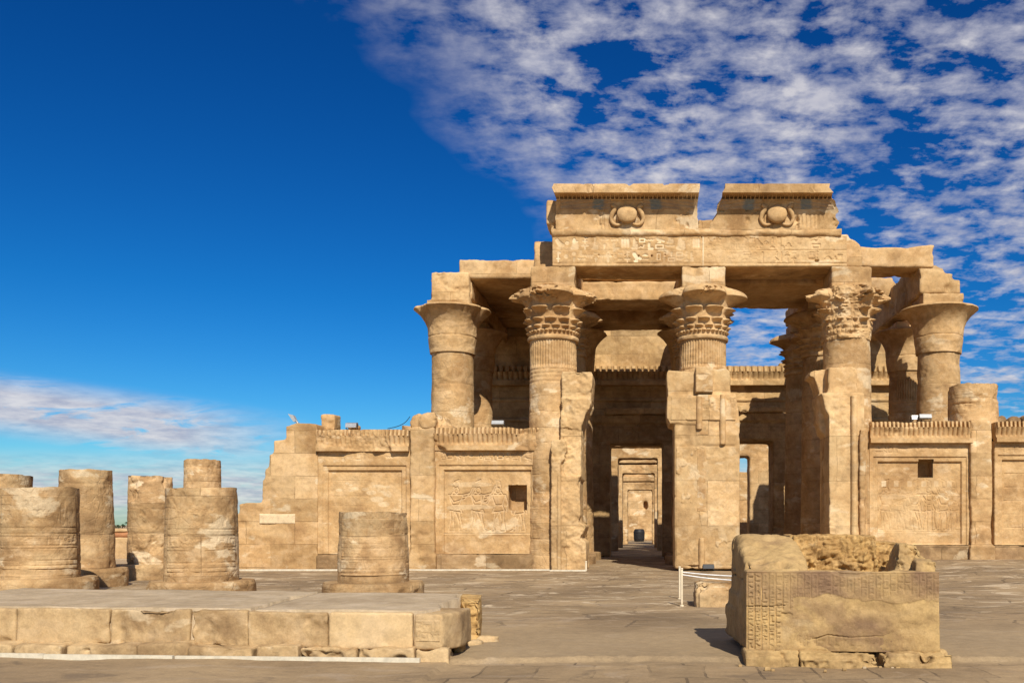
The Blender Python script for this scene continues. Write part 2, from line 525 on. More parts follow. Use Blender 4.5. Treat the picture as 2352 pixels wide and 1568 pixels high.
def prism_y(poly, y0, y1):
    """outline in x,z (any winding) pushed through from y0 to y1"""
    n = len(poly)
    V = [(x, y0, z) for x, z in poly] + [(x, y1, z) for x, z in poly]
    F = [tuple(range(n)), tuple(range(2 * n - 1, n - 1, -1))]
    for i in range(n):
        j = (i + 1) % n
        F.append((i, i + n, j + n, j))
    return V, F


def prism_x(poly, x0, x1):
    n = len(poly)
    V = [(x0, y, z) for y, z in poly] + [(x1, y, z) for y, z in poly]
    F = [tuple(range(n)), tuple(range(2 * n - 1, n - 1, -1))]
    for i in range(n):
        j = (i + 1) % n
        F.append((i, i + n, j + n, j))
    return V, F


def prism_z(poly, z0, z1, taper=0.0):
    n = len(poly)
    c = np.mean(np.array(poly), 0)
    V = [(x, y, z0) for x, y in poly] + [(x + (c[0] - x) * taper, y + (c[1] - y) * taper, z1) for x, y in poly]
    F = [tuple(range(n - 1, -1, -1)), tuple(range(n, 2 * n))]
    for i in range(n):
        j = (i + 1) % n
        F.append((i, j, j + n, i + n))
    return V, F


def smooth_verts(co, E, mask, it):
    n = len(co)
    deg = np.bincount(E.ravel(), minlength=n).astype(float)
    deg[deg == 0] = 1
    for _ in range(it):
        s = np.empty_like(co)
        for a in range(3):
            s[:, a] = np.bincount(E[:, 0], co[E[:, 1], a], n) + np.bincount(E[:, 1], co[E[:, 0], a], n)
        s /= deg[:, None]
        co = co + (s - co) * mask[:, None]
    return co


def eroded(name, parts, mat, parent=None, voxel=0.05, rough=0.02, scale=1.6, wear=8, wear_lo=-0.1, chips=0.0, chip_scale=2.2,
           fine=0.005, seed=0.0, keep=None, attrs_fn=None, crag=0.0):
    """join closed solids into one worn block of stone: voxel skin, edges rounded unevenly, dents, chips"""
    V, F = join(parts)
    me = bpy.data.meshes.new('tmp')
    me.from_pydata([tuple(v) for v in V], [], F)
    bm = bmesh.new()
    bm.from_mesh(me)
    bmesh.ops.recalc_face_normals(bm, faces=bm.faces)
    bm.to_mesh(me)
    bm.free()
    ob = bpy.data.objects.new('tmp', me)
    COL.objects.link(ob)
    md = ob.modifiers.new('r', 'REMESH')
    md.mode = 'VOXEL'
    md.voxel_size = voxel
    dg = bpy.context.evaluated_depsgraph_get()
    ev = ob.evaluated_get(dg)
    m2 = bpy.data.meshes.new_from_object(ev)
    n = len(m2.vertices)
    co = np.empty(n * 3, np.float32)
    m2.vertices.foreach_get('co', co)
    co = co.reshape(-1, 3).astype(float)
    E = np.empty(len(m2.edges) * 2, np.int32)
    m2.edges.foreach_get('vertices', E)
    E = E.reshape(-1, 2)
    nf = len(m2.polygons)
    lv = np.empty(len(m2.loops), np.int32)
    m2.loops.foreach_get('vertex_index', lv)
    Fq = lv.reshape(nf, 4)
    # uneven wear of the edges
    q = fbm(co * 1.1 + seed * 9.1, 3)
    mask = sstep(wear_lo, wear_lo + 0.5, q) * 0.85 + 0.04
    if keep is not None:
        mask = mask * keep(co)
    co = smooth_verts(co, E, mask, wear)
    # normals
    a, b, c, d = co[Fq[:, 0]], co[Fq[:, 1]], co[Fq[:, 2]], co[Fq[:, 3]]
    fn = np.cross(c - a, d - b)
    N = np.zeros_like(co)
    for k in range(4):
        for ax in range(3):
            N[:, ax] += np.bincount(Fq[:, k], fn[:, ax], n)
    N /= np.linalg.norm(N, axis=1)[:, None] + 1e-9
    disp = rough * fbm(co * scale + seed * 5.7, 5, 0.55) + fine * fbm(co * 11 + seed, 2)
    if crag:
        w3 = co + 0.06 * np.stack([fbm(co * 3 + 1, 2), fbm(co * 3 + 9, 2), fbm(co * 3 + 17, 2)], -1)
        disp += crag * np.clip(-N[:, 1] * 1.4, 0, 1) * (np.abs(vnoise(w3 * 8 + seed)) + 0.7 * np.abs(vnoise(w3 * 16 + 5)) + 0.5 * np.abs(vnoise(w3 * 29 + 8)) - 0.75)
    if chips:
        t = fbm(co * chip_scale + 31 + seed * 3.3, 4, 0.55)
        disp -= chips * np.clip(t - 0.28, 0, 0.5) * 2
    if keep is not None:
        disp = disp * keep(co)
    co = co + N * disp[:, None]
    bpy.data.objects.remove(ob)
    bpy.data.meshes.remove(me)
    bpy.data.meshes.remove(m2)
    return add(name, co, Fq, mat, parent, attrs=attrs_fn(co) if attrs_fn else None)


# ------------------------------------------------------------------ carving
class Canvas:
    """height map of a carved wall face, u to the right, v upwards, in metres"""
    def __init__(s, w, h, res):
        s.nu, s.nv = int(w / res) + 2, int(h / res) + 2
        s.u = np.linspace(0, w, s.nu)
        s.v = np.linspace(0, h, s.nv)
        s.w, s.h = w, h
        s.pen = 0.085
        s.base = 0.0
        s.H = np.zeros((s.nu, s.nv))
        s.T = np.zeros((s.nu, s.nv))
        s.Gm = np.zeros((s.nu, s.nv))

    def _win(s, u0, u1, v0, v1):
        i0, i1 = np.searchsorted(s.u, [u0, u1])
        j0, j1 = np.searchsorted(s.v, [v0, v1])
        i0, j0 = max(i0 - 1, 0), max(j0 - 1, 0)
        return slice(i0, i1 + 1), slice(j0, j1 + 1)

    def put(s, sl, M, k, t):
        s.H[sl] = np.where(M > 0, np.where(abs(k) >= abs(s.H[sl]), k * M + s.H[sl] * (1 - M), s.H[sl]), s.H[sl]) if False else s.H[sl] * (1 - M) + k * M
        if t:
            s.T[sl] = np.maximum(s.T[sl], M * t)

    def seg(s, u0, v0, u1, v1, r, k=-0.02, t=0.0):
        sl = s._win(min(u0, u1) - r * 1.6, max(u0, u1) + r * 1.6, min(v0, v1) - r * 1.6, max(v0, v1) + r * 1.6)
        U, V = np.meshgrid(s.u[sl[0]], s.v[sl[1]], indexing='ij')
        if U.size == 0:
            return
        du, dv = u1 - u0, v1 - v0
        L = du * du + dv * dv + 1e-12
        tt = np.clip(((U - u0) * du + (V - v0) * dv) / L, 0, 1)
        D = np.hypot(U - u0 - tt * du, V - v0 - tt * dv)
        s.put(sl, 1 - sstep(r * 0.7, r * 1.3, D), k, t)

    def line(s, pts, r, k=-0.02, t=0.0):
        for (a, b), (c, d) in zip(pts[:-1], pts[1:]):
            s.seg(a, b, c, d, r, k, t)

    def ell(s, u, v, a, b, k=-0.02, t=0.0, ring=0.0):
        sl = s._win(u - a * 1.4, u + a * 1.4, v - b * 1.4, v + b * 1.4)
        U, V = np.meshgrid(s.u[sl[0]], s.v[sl[1]], indexing='ij')
        if U.size == 0:
            return
        D = np.hypot((U - u) / a, (V - v) / b)
        M = 1 - sstep(0.85, 1.1, D)
        if ring:
            M = M * sstep(1 - ring * 1.4, 1 - ring * 0.8, D)
        s.put(sl, M, k, t)

    def rect(s, u0, u1, v0, v1, k=-0.02, t=0.0, soft=0.012):
        sl = s._win(u0 - soft, u1 + soft, v0 - soft, v1 + soft)
        U, V = np.meshgrid(s.u[sl[0]], s.v[sl[1]], indexing='ij')
        if U.size == 0:
            return
        M = sstep(u0 - soft, u0 + soft, U) * (1 - sstep(u1 - soft, u1 + soft, U)) * sstep(v0 - soft, v0 + soft, V) * (1 - sstep(v1 - soft, v1 + soft, V))
        s.put(sl, M, k, t)

    def glyph(s, u, v, w, h, k, t, rnd):
        """one sign in the box u..u+w, v..v+h"""
        r = min(w, h) * s.pen
        X = lambda a: u + a * w
        Y = lambda b: v + b * h
        c = rnd.randrange(14)
        L = lambda pts, rr=r: s.line([(X(a), Y(b)) for a, b in pts], rr, k, t)
        if c == 0:                                   # bird
            s.ell(X(.48), Y(.5), w * .28, h * .2, k, t)
            s.ell(X(.2), Y(.8), w * .14, h * .11, k, t)
            L([(.25, .75), (.4, .55)], r * 1.8)
            L([(.65, .45), (.95, .3)], r * 1.5)
            L([(.45, .35), (.45, .05), (.3, .05)])
            L([(.6, .35), (.6, .05), (.45, .05)])
        elif c == 1:                                 # reed leaf
            L([(.5, .02), (.5, .5)])
            s.ell(X(.52), Y(.68), w * .15, h * .3, k, t)
        elif c == 2:                                 # water
            L([(i / 6, .45 if i % 2 else .6) for i in range(7)])
        elif c == 3:                                 # disc
            s.ell(X(.5), Y(.5), w * .3, w * .3, k, t)
        elif c == 4:                                 # ankh
            L([(.5, .02), (.5, .55)], r * 1.3)
            L([(.2, .55), (.8, .55)], r * 1.3)
            s.ell(X(.5), Y(.78), w * .2, h * .2, k, t, 0.45)
        elif c == 5:                                 # eye
            s.ell(X(.5), Y(.5), w * .42, h * .17, k, t, 0.4)
            s.ell(X(.5), Y(.5), w * .1, h * .1, k, t)
        elif c == 6:                                 # seated figure
            s.ell(X(.45), Y(.85), w * .15, h * .11, k, t)
            L([(.45, .72), (.4, .3), (.75, .35), (.75, .08), (.25, .08)], r * 1.8)
            L([(.45, .6), (.8, .6)])
        elif c == 7:                                 # loaf
            s.ell(X(.5), Y(.3), w * .3, h * .22, k, t)
            L([(.15, .2), (.85, .2)])
        elif c == 8:                                 # box
            L([(.12, .2), (.12, .8), (.88, .8), (.88, .2), (.12, .2)])
        elif c == 9:                                 # snake
            L([(.02, .3), (.3, .5), (.5, .3), (.75, .5), (.75, .85), (.95, .8)])
        elif c == 10:                                # basket
            s.ell(X(.5), Y(.5), w * .42, h * .2, k, t)
            L([(.05, .62), (.95, .62)])
        elif c == 11:                                # staff
            L([(.5, .02), (.5, .95), (.75, .85)])
            L([(.3, .3), (.7, .3)])
        elif c == 12:                                # strokes
            for i in range(3):
                L([(.2 + .3 * i, .2), (.2 + .3 * i, .8)], r * 1.2)
        else:                                        # leg
            L([(.4, .98), (.4, .1), (.8, .1)], r * 2)

    def register(s, u0, u1, v0, v1, k=-0.02, t=0.0, seed=1, fill=0.93):
        rnd = random.Random(seed)
        u = u0
        h = v1 - v0
        while u < u1 - h * 0.3:
            w = h * rnd.uniform(0.35, 0.85)
            if rnd.random() < fill:
                if rnd.random() < 0.4:
                    s.glyph(u, v0 + h * .52, w, h * .45, k, t * rnd.uniform(.3, 1), rnd)
                    s.glyph(u, v0 + h * .02, w, h * .45, k, t * rnd.uniform(.3, 1), rnd)
                else:
                    s.glyph(u, v0 + h * .04, w * .95, h * .92, k, t * rnd.uniform(.2, 1), rnd)
            u += w * 1.06

    def figure(s, u, v, h, face=1, k=-0.02, r=0.02, t=0.0, pose=0):
        """striding figure in outline, feet at u,v"""
        X = lambda a: u + face * a * h
        Y = lambda b: v + b * h
        L = lambda pts: s.line([(X(a), Y(b)) for a, b in pts], r, k, t)
        L([(-.13, 0), (-.03, 0), (-.06, .25), (-.03, .42)])
        L([(-.15, 0), (-.15, .03), (-.11, .25), (-.12, .44)])
        L([(.08, 0), (.22, 0), (.14, .04), (.10, .24), (.07, .42)])
        L([(.08, 0), (.06, .22), (-.01, .40)])
        L([(-.13, .44), (.13, .40), (.07, .56), (-.08, .56), (-.13, .44)])
        L([(-.08, .56), (-.15, .78), (.15, .78), (.07, .56)])
        s.ell(X(.01), Y(.87), .065 * h, .075 * h, k, t, 0.35)
        L([(-.06, .84), (-.09, .79)])
        L([(-.05, .93), (-.03, 1.06), (.06, 1.1), (.03, .94)])
        if pose == 0:
            L([(.15, .78), (.26, .62), (.38, .66)])
            L([(.13, .75), (.24, .58), (.38, .63)])
            L([(-.15, .78), (-.2, .6), (-.17, .42)])
            L([(.37, .0), (.37, .8)])
        elif pose == 1:
            L([(.15, .78), (.3, .82), (.38, .98)])
            L([(.14, .74), (.32, .76), (.41, .95)])
            L([(-.15, .78), (-.05, .62), (.2, .7), (.33, .86)])
        else:
            L([(.15, .78), (.2, .6), (.17, .42)])
            L([(-.15, .78), (-.2, .6), (-.17, .42)])

    def mesh(s, x0, y0, z0, edge=0.06, cut=None, rough=0.012, chips=0.0, seed=0.0, jag=0.0):
        """sheet facing -y at y0 with its border folded back"""
        U, V = np.meshgrid(s.u, s.v, indexing='ij')
        X, Z = U + x0, V + z0
        P = np.stack([X.ravel(), np.full(X.size, y0 + seed), Z.ravel()], -1)
        n = fbm(P * 1.7 + seed, 5, 0.55).reshape(X.shape)
        fade = sstep(-0.05, 0.35, fbm(P * 0.9 + 3 + seed, 4).reshape(X.shape) + 0.25)
        H = s.base + (s.H - s.base) * (0.35 + 0.65 * fade) + rough * n + 0.004 * fbm(P * 13, 2).reshape(X.shape)
        if chips:
            H = H - chips * np.clip(fbm(P * 1.5 + 40 + seed, 4, 0.55).reshape(X.shape) - 0.25, 0, 0.35)
        Y = y0 - H
        b = np.zeros_like(X, bool)
        b[0], b[-1], b[:, 0], b[:, -1] = True, True, True, True
        Y[b] += edge
        T = s.T * (0.4 + 0.6 * fade)
        Vv = np.stack([X.ravel(), Y.ravel(), Z.ravel()], -1)
        F = grid_faces(s.nu, s.nv)
        if cut:
            c = Vv[F].mean(1)
            k = (c[:, 0] > cut[0]) & (c[:, 0] < cut[1]) & (c[:, 2] > cut[2]) & (c[:, 2] < cut[3])
            F = F[~k]
        return Vv, F, {'tint': T.ravel(), 'grime': s.Gm.ravel()}


# ------------------------------------------------------------------ lathe stones
def lathe(name, cx, cy, prof, mat, parent=None, nt=96, dz=0.06, rough=0.015, scale=1.5, seed=0.0, lobes=None, chips=0.0, top_break=0.0,
          attrs=None, facets=None, grooves=()):
    """column drum: prof is a list of (z, r); worn; closed top and bottom"""
    zs, rs = zip(*prof)
    n = max(int((zs[-1] - zs[0]) / dz), 6)
    z = np.linspace(zs[0], zs[-1], n)
    z = np.unique(np.concatenate([z, np.array(zs)]))
    r = np.interp(z, zs, rs)
    th = np.linspace(0, 2 * np.pi, nt, endpoint=False)
    T, Z = np.meshgrid(th, z, indexing='ij')
    Rr = np.repeat(r[None], nt, 0)
    if lobes:
        Rr = lobes(T, Z, Rr)
    P = np.stack([(cx + np.cos(T)).ravel() * 1.0, (cy + np.sin(T)).ravel(), Z.ravel()], -1)
    d = rough * fbm(P * scale + seed * 3.1, 5, 0.55).reshape(T.shape) + 0.006 * fbm(P * 9 + seed, 2).reshape(T.shape)
    if chips:
        d -= chips * np.clip(fbm(P * (1.1, 1.1, 1.7) + 50 + seed * 2.3, 4, 0.55).reshape(T.shape) - 0.22, 0, 0.4) * 2
    for (gz, gd, gw) in grooves:
        wob = 0.03 * fbm(np.stack([np.cos(T).ravel(), np.sin(T).ravel(), np.full(T.size, gz + seed)], -1) * 2, 3).reshape(T.shape)
        d -= gd * np.exp(-((Z - gz - wob) / gw) ** 2)
    Rr = np.maximum(Rr + d, 0.02)
    if top_break:
        cut = top_break * fbm(np.stack([np.cos(T).ravel(), np.sin(T).ravel(), np.full(T.size, seed)], -1) * 1.3, 4).reshape(T.shape)
        Z = np.minimum(Z, zs[-1] - top_break * 0.5 + cut * (Z > zs[-1] - 3 * top_break))
    X, Y = cx + Rr * np.cos(T), cy + Rr * np.sin(T)
    V = np.stack([X.ravel(), Y.ravel(), Z.ravel()], -1)
    nv = len(z)
    F = grid_faces(nt, nv, True)
    # caps as triangle fans stored as quads
    ct, cb = len(V), len(V) + 1
    V = np.vstack([V, [[cx, cy, Z[:, -1].mean()]], [[cx, cy, Z[:, 0].mean()]]])
    i = np.arange(nt)
    j = (i + 1) % nt
    top = [[a * nv + nv - 1, b * nv + nv - 1, ct] for a, b in zip(i, j)]
    bot = [[b * nv, a * nv, cb] for a, b in zip(i, j)]
    Fl = F.tolist() + top + bot
    return add(name, V, Fl, mat, parent, sharp=50)


def composite(T, Z, Rr, z0, k=1.0, ruin=0.0, seed=0.0, cut=None):
    """open composite capital: tiers of lobes, the widest on top. k scales radii, z0 bottom, about 1.85 tall"""
    h = (Z - z0)
    core = 0.84 + 0.12 * sstep(0.05, 1.6, h)
    out = np.where(h < 0.13, 0.90 + 0.02 * np.sin(np.clip(h / 0.13, 0, 1) * np.pi), core)

    def tier(zb, zl, lip, n, off, p=1.8, sharp=0.45, gap=0.0):
        t = np.clip((h - zb) / (zl - zb), 0, 1)
        vary = 1 + 0.05 * np.sin(3 * T + seed) + 0.04 * np.sin(7 * T + 2 * seed)
        L = np.clip(np.abs(np.cos(n * (T - off) / 2)) * 1.3 - 0.22, 0, 1) ** sharp * vary
        rr = core + (lip - core) * (0.12 * t + 0.88 * t ** (p + 2.2)) * L - 0.05 * L * np.sin(np.pi * np.clip(t * 1.15 - .1, 0, 1)) * (lip > 1.0)
        back = np.clip((h - zl) / 0.07, 0, 1)
        rr = np.where(h > zl, core + (lip * 0.97 - core) * L * (1 - back) ** 0.5, rr)
        return np.where((h >= zb) & (h < zl + 0.07), rr, 0)
    out = np.maximum(out, tier(0.13, 0.27, 0.985, 36, 0, 1.2))
    out = np.maximum(out, tier(0.22, 0.44, 1.05, 16, 0.2, 2.2, 0.7))
    out = np.maximum(out, tier(0.40, 0.68, 1.14, 12, 0.0, 2.6, 0.6))
    out = np.maximum(out, tier(0.60, 1.06, 1.25, 8, np.pi / 8, 2.8, 0.5))
    # four great lobes
    t = np.clip((h - 0.92) / 0.60, 0, 1)
    c = 0.26 + 0.56 * t ** 2.2
    rho = 0.58 + 0.20 * t ** 3.0
    D = (T + np.pi / 4) % (np.pi / 2) - np.pi / 4
    q = c * np.cos(D) + np.sqrt(np.maximum(rho ** 2 - (c * np.sin(D)) ** 2, 0.02))
    back = np.clip((h - 1.52) / 0.34, 0, 1)
    q = np.where(h > 1.52, 0.72 + (q - 0.72) * np.sqrt(np.maximum(1 - back ** 2, 0)), q)
    out = np.maximum(out, np.where(h > 0.95, q, 0))
    out = out * k
    if ruin > -1:
        P = np.stack([(np.cos(T) * out).ravel(), (np.sin(T) * out).ravel(), Z.ravel()], -1)
        w = fbm(P * 1.5 + seed * 7, 5, 0.6).reshape(T.shape)
        m = sstep(0.05, 0.55, w + ruin * 0.55)
        out = out - m * (out - 0.86 * k) * (0.45 + 0.35 * ruin) + max(ruin, 0) * 0.07 * fbm(P * 4 + seed, 4).reshape(T.shape)
    if cut is not None:
        out = cut(T, Z, out)
    return out


def capital(cx, cy, kind, parent, z0=8.12, k=1.0, seed=0.0, ruin=0.0, lip=1.53, chip=0.0):
    if kind == 'composite':
        o = lathe('capital', cx, cy, [(z0, 0.9), (z0 + 1.86, 0.8)], M_capital, parent, nt=288, dz=0.014, rough=0.012, seed=seed,
                  lobes=lambda T, Z, r: composite(T, Z, r, z0, k, ruin, seed), chips=0.012 + max(ruin, 0) * 0.05)
    else:
        def bell(T, Z, r):
            h = (Z - z0) / 1.9
            base = 0.90 + 0.04 * np.sin(np.clip(h / 0.35, 0, 1) * np.pi / 2) + 0.10 * h
            fl = np.where(h > 0.45, (np.clip((h - 0.45) / 0.47, 0, 1)) ** 2.3, 0)
            P = np.stack([np.cos(T).ravel() * 1.2, np.sin(T).ravel() * 1.2, np.full(T.size, seed * 3.0)], -1)
            nb = fbm(P * 1.6 + seed, 4).reshape(T.shape)
            lipr = lip - chip * np.clip(nb + 0.15, 0, 1.0)
            rr = base + (lipr - base) * fl
            bk = np.clip((h - 0.93) / 0.07, 0, 1)
            rr = np.where(h > 0.93, 0.8 + (rr - 0.8) * np.sqrt(1 - bk * bk * 0.98), rr)
            return rr * k
        o = lathe('capital', cx, cy, [(z0, 0.9), (z0 + 1.9, 0.8)], M_capital, parent, nt=160, dz=0.025, rough=0.02, seed=seed, lobes=bell, chips=0.03,
                  grooves=((z0 + 0.66, 0.025, 0.02),))
    return o


# ================================================================== THE GROUND
def ground():
    xs = np.unique(np.concatenate([-np.geomspace(12, 3000, 46), np.arange(-12, 9, 0.05), np.geomspace(9, 3000, 46)]))
    ys = np.unique(np.concatenate([-np.geomspace(1, 400, 12), np.arange(0, 8, 0.5), np.arange(8, 16, 0.045), 16 * 1.012 ** np.arange(0, 100), np.geomspace(54, 5000, 44)]))
    X, Y = np.meshgrid(xs, ys, indexing='ij')
    P = np.stack([X.ravel(), Y.ravel(), np.zeros(X.size)], -1)
    near = 1 - sstep(60, 120, np.hypot(X, Y))
    n = (fbm(P * 0.6, 3) * 0.012 + fbm(P * 2.2, 4) * 0.008).reshape(X.shape)
    Z = n * near
    # the court lies a few centimetres above the paving in front, broken edge on the right
    e = fbm(P * (1.5, 0.2, 1) + 5, 4).reshape(X.shape) * 0.10 + fbm(P * 6 + 9, 3).reshape(X.shape) * 0.05
    edge = np.where(X > -2.4, 11.45, 11.2)
    step = sstep(-0.03, 0.05, Y - edge - e)
    drop = np.where(X > -2.3, 1, 0.0)
    Z = Z - 0.045 * (1 - step) * drop
    crumb = np.exp(-((Y - edge - e - 0.06) / 0.10) ** 2) * drop
    Z = Z + crumb * 0.03 * np.abs(fbm(P * 9, 3).reshape(X.shape))
    # rises gently on the right towards the temple
    Z = Z + 0.37 * sstep(5.0, 10.5, X) * sstep(20, 33, Y) * (1 - sstep(36, 37, Y))
    Z = Z + 0.0 * X
    V = np.stack([X.ravel(), Y.ravel(), Z.ravel()], -1)
    o = add('ground', V, grid_faces(len(xs), len(ys)), M_ground)
    tag(o, kind='structure', label='worn grey brown stone paving of the temple court', cat='ground')


ground()

# ================================================================== THE TEMPLE
D0 = 34.0           # front of the screen walls
DC = 34.6           # axis of the front columns
D2, D3 = 39.3, 44.0
DW = 48.5           # wall of the hall behind
XC = [-8.1, -3.42, 1.94, 7.10, 11.63]
temple = empty('temple', (1.8, 34.0, 0.0), 'ruined sandstone temple front with flowered columns, carved screen walls and winged sun cornice', 'temple')

SOFFIT = 10.67


def fluted(zt, zb):
    def f(T, Z, r):
        m = sstep(zb - 0.03, zb + 0.03, Z) * (1 - sstep(zt - 0.03, zt, Z))
        r = r - 0.035 * m * (1 - np.abs(np.sin(T * 24)))
        for b in (zb - 0.10, zb - 0.24, zb - 0.38, zb - 0.52):
            r = r - 0.018 * np.exp(-((Z - b) / 0.022) ** 2)
        return r
    return f


def shaft(cx, cy, parent, z1=8.14, seed=0.0, flute=True, r0=0.93, r1=0.83, chips=0.03, z0=0.0, mat=None):
    return lathe('column', cx, cy, [(z0, r0), (z1, r1)], mat or M_column, parent, nt=192 if flute else 96, dz=0.03 if flute else 0.05,
                 rough=0.018, seed=seed, lobes=fluted(8.1, 7.15) if flute else None, chips=chips, grooves=tuple((zz, 0.02, 0.015) for zz in (1.1, 2.2, 3.35, 4.45, 5.55, 6.6)))


def front_columns():
    for i, (kind, ruin, seed) in enumerate([(None, 0, 1), ('composite', 0.02, 2), ('composite', -0.15, 5), ('composite', 0.95, 4), (None, 0, 9)]):
        x = XC[i]
        if i == 0:
            c = lathe('column', x, DC + .65, [(0, 0.93), (pz(975, DC), 0.88)], M_column, temple, nt=120, dz=0.05, rough=0.02, seed=3, chips=0.05, top_break=0.15)
            continue
        if i == 4:
            c = lathe('column', px(2235, DC + .55), DC + .55, [(0.3, 0.93), (pz(884, DC + .4), 0.86)], M_column, temple, nt=140, dz=0.04, rough=0.025, seed=6, chips=0.10, top_break=0.10,
                      grooves=((pz(928, DC), 0.03, 0.02),))
            c['label'] = 'broken column drum standing above the right screen wall'
            continue
        c = shaft(x, DC, temple, seed=seed, chips=0.03 if i < 3 else 0.02, flute=i < 3)
        capital(x, DC, kind, c, seed=seed, ruin=ruin)
        # abacus block under the architrave
        w0, w1 = {1: (px(1219, 34), px(1321, 34)), 2: (px(1566, 34), px(1668, 34)), 3: (px(1910, 34), px(2004, 34))}[i]
        eroded('abacus', [box(w0, w1, 33.98, 35.7, 9.9, SOFFIT + 0.02)], M_temple, c, 0.05, 0.03, wear=6, seed=seed, chips=0.05)


front_columns()


def rear_columns():
    for row, d in ((2, D2), (3, D3)):
        for i, x in enumerate([-7.98, -3.42, 1.94, 7.1, 11.8]):
            seed = row * 10 + i
            kind = 'bell' if i in (0, 4) or (row == 3 and i in (1, 2)) else 'composite'
            c = shaft(x, d, temple, seed=seed, flute=(row == 3 and i == 4) or i in (1, 2, 3), chips=0.04, z1=8.5, mat=M_column)
            z0 = 8.5 if kind == 'bell' else 8.35
            capital(x, d, kind, c, z0=z0, seed=seed, ruin=0.1, chip=0.55 if (row == 2 and i == 0) else 0.15,
                    lip=1.55)
            if row == 2 and i == 0:
                eroded('abacus', [box(px(982, 38.7), px(1082, 38.7), 38.5, 40.2, 10.2, pz(689, 38.6)),
                                  box(px(994, 38.7), px(1080, 38.7), 38.45, 40.2, pz(689, 38.6) - .05, pz(627, 38.6))],
                       M_pier, c, 0.05, 0.03, wear=8, seed=3, chips=0.08)
            elif row == 2 and i == 4:
                eroded('abacus', [box(px(2118, 38.6), px(2213, 38.6), 38.5, 40.2, 10.2, pz(674, 38.6))], M_pier, c, 0.05, 0.03, wear=8, seed=4, chips=0.08)
            else:
                eroded('abacus', [box(x - .75, x + .75, d - .8, d + .8, 10.2, SOFFIT + 0.02)], M_beam, c, 0.06, 0.03, wear=5, seed=seed)
            if row == 3:
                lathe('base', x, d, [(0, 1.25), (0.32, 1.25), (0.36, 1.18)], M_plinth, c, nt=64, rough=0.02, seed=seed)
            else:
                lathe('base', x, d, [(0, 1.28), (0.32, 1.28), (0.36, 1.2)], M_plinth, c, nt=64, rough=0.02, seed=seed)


rear_columns()


def entablature():
    # architrave with two carved registers
    P = lambda pts: [(px(a, 34), pz(b, 34)) for a, b in pts]
    poly = P([(1266, 612), (1266, 537), (1600, 536), (1950, 534), (1953, 545), (1966, 549), (1977, 557), (1983, 572), (1985, 612)])
    a = eroded('architrave', [prism_y(poly, 34.14, 35.9)], M_temple, temple, 0.055, 0.03, wear=5, seed=1, chips=0.03)
    x0, x1 = px(1268, 34), px(1946, 34)
    z0, z1 = SOFFIT + 0.01, pz(541, 34)
    c = Canvas(x1 - x0, z1 - z0, 0.016)
    c.pen = 0.12
    h = c.h
    mid = h * 0.53
    rows = ((0.16, mid - 0.03), (mid + 0.03, h - 0.04))
    L = c.w
    for k, (v0, v1) in enumerate(rows):
        c.register(0.1, L * .49, v0, v1, -0.03, 1.3, 5 + k)
        c.register(L * .52, L * .98, v0, v1, -0.03, 0.12, 15 + k, 0.8)
    for v in (0.12, mid):
        c.seg(0, v, L, v, 0.014, -0.03)
    rnd = random.Random(3)
    for i in range(6):                                # peg holes
        c.ell(L * (0.10 + .045 * i) + 0.6, mid - 0.17 - .05 * rnd.random(), 0.035, 0.035, -0.10)
    c.rect(px(1872, 34) - x0, px(1881, 34) - x0, pz(601, 34) - z0, pz(596, 34) - z0, -0.12)
    jx = px(1615, 34) - x0
    c.seg(jx, 0, jx, h, 0.03, 0.0, 0.9)
    c.seg(jx - .05, 0, jx - .05, h, 0.012, -0.05)
    V, F, at = c.mesh(x0, 34.0, z0, 0.18, chips=0.04, seed=2, rough=0.008)
    add('inscription', V, F, M_relief, a, attrs=at)

    # round moulding under the cornices
    nU = 300
    xs = np.linspace(px(1268, 34), px(1932, 34), nU)
    ang = np.linspace(0, 2 * np.pi, 20, endpoint=False)
    A, X = np.meshgrid(xs, ang, indexing='ij')
    Pn = np.stack([A.ravel(), np.cos(X).ravel(), np.sin(X).ravel()], -1)
    rr = 0.15 + 0.03 * fbm(Pn * (2.5, 1, 1), 4, 0.6).reshape(A.shape) - 0.07 * np.clip(fbm(Pn * (1.2, .6, .6) + 8, 3).reshape(A.shape), 0, 1) * (A > 2.0)
    zc = pz(533, 33.95)
    V = np.stack([A.ravel(), (34.05 + rr * np.cos(X)).ravel(), (zc + rr * np.sin(X)).ravel()], -1)
    nv = len(ang)
    F = []
    for i in range(nU - 1):
        for j in range(nv):
            F.append((i * nv + j, i * nv + (j + 1) % nv, (i + 1) * nv + (j + 1) % nv, (i + 1) * nv + j))
    F.append(tuple(range(nv - 1, -1, -1)))
    F.append(tuple((nU - 1) * nv + j for j in range(nv)))
    add('moulding', V, F, M_temple, a)
    # beam ends and broken core above the moulding
    eroded('core_block', [box(px(1600, 34.3), px(1660, 34.3), 34.2, 35.8, pz(530, 34.2), pz(503, 34.2))], M_temple, a, 0.05, 0.06, wear=8, seed=7, chips=0.2)


entablature()

ZC0, ZC1, ZF0, ZF1 = pz(528, 33.95), 13.03, 13.025, 13.35     # cavetto bottom/top, fillet bottom/top
YC = 33.95


def cav(t):
    """cavetto line, t 0..1 from bottom to top -> y, z"""
    return YC - 0.64 * (1 - np.cos(t * np.pi / 2)) ** 1.15, ZC0 + (ZC1 - ZC0) * np.sin(t * np.pi / 2) ** 0.9


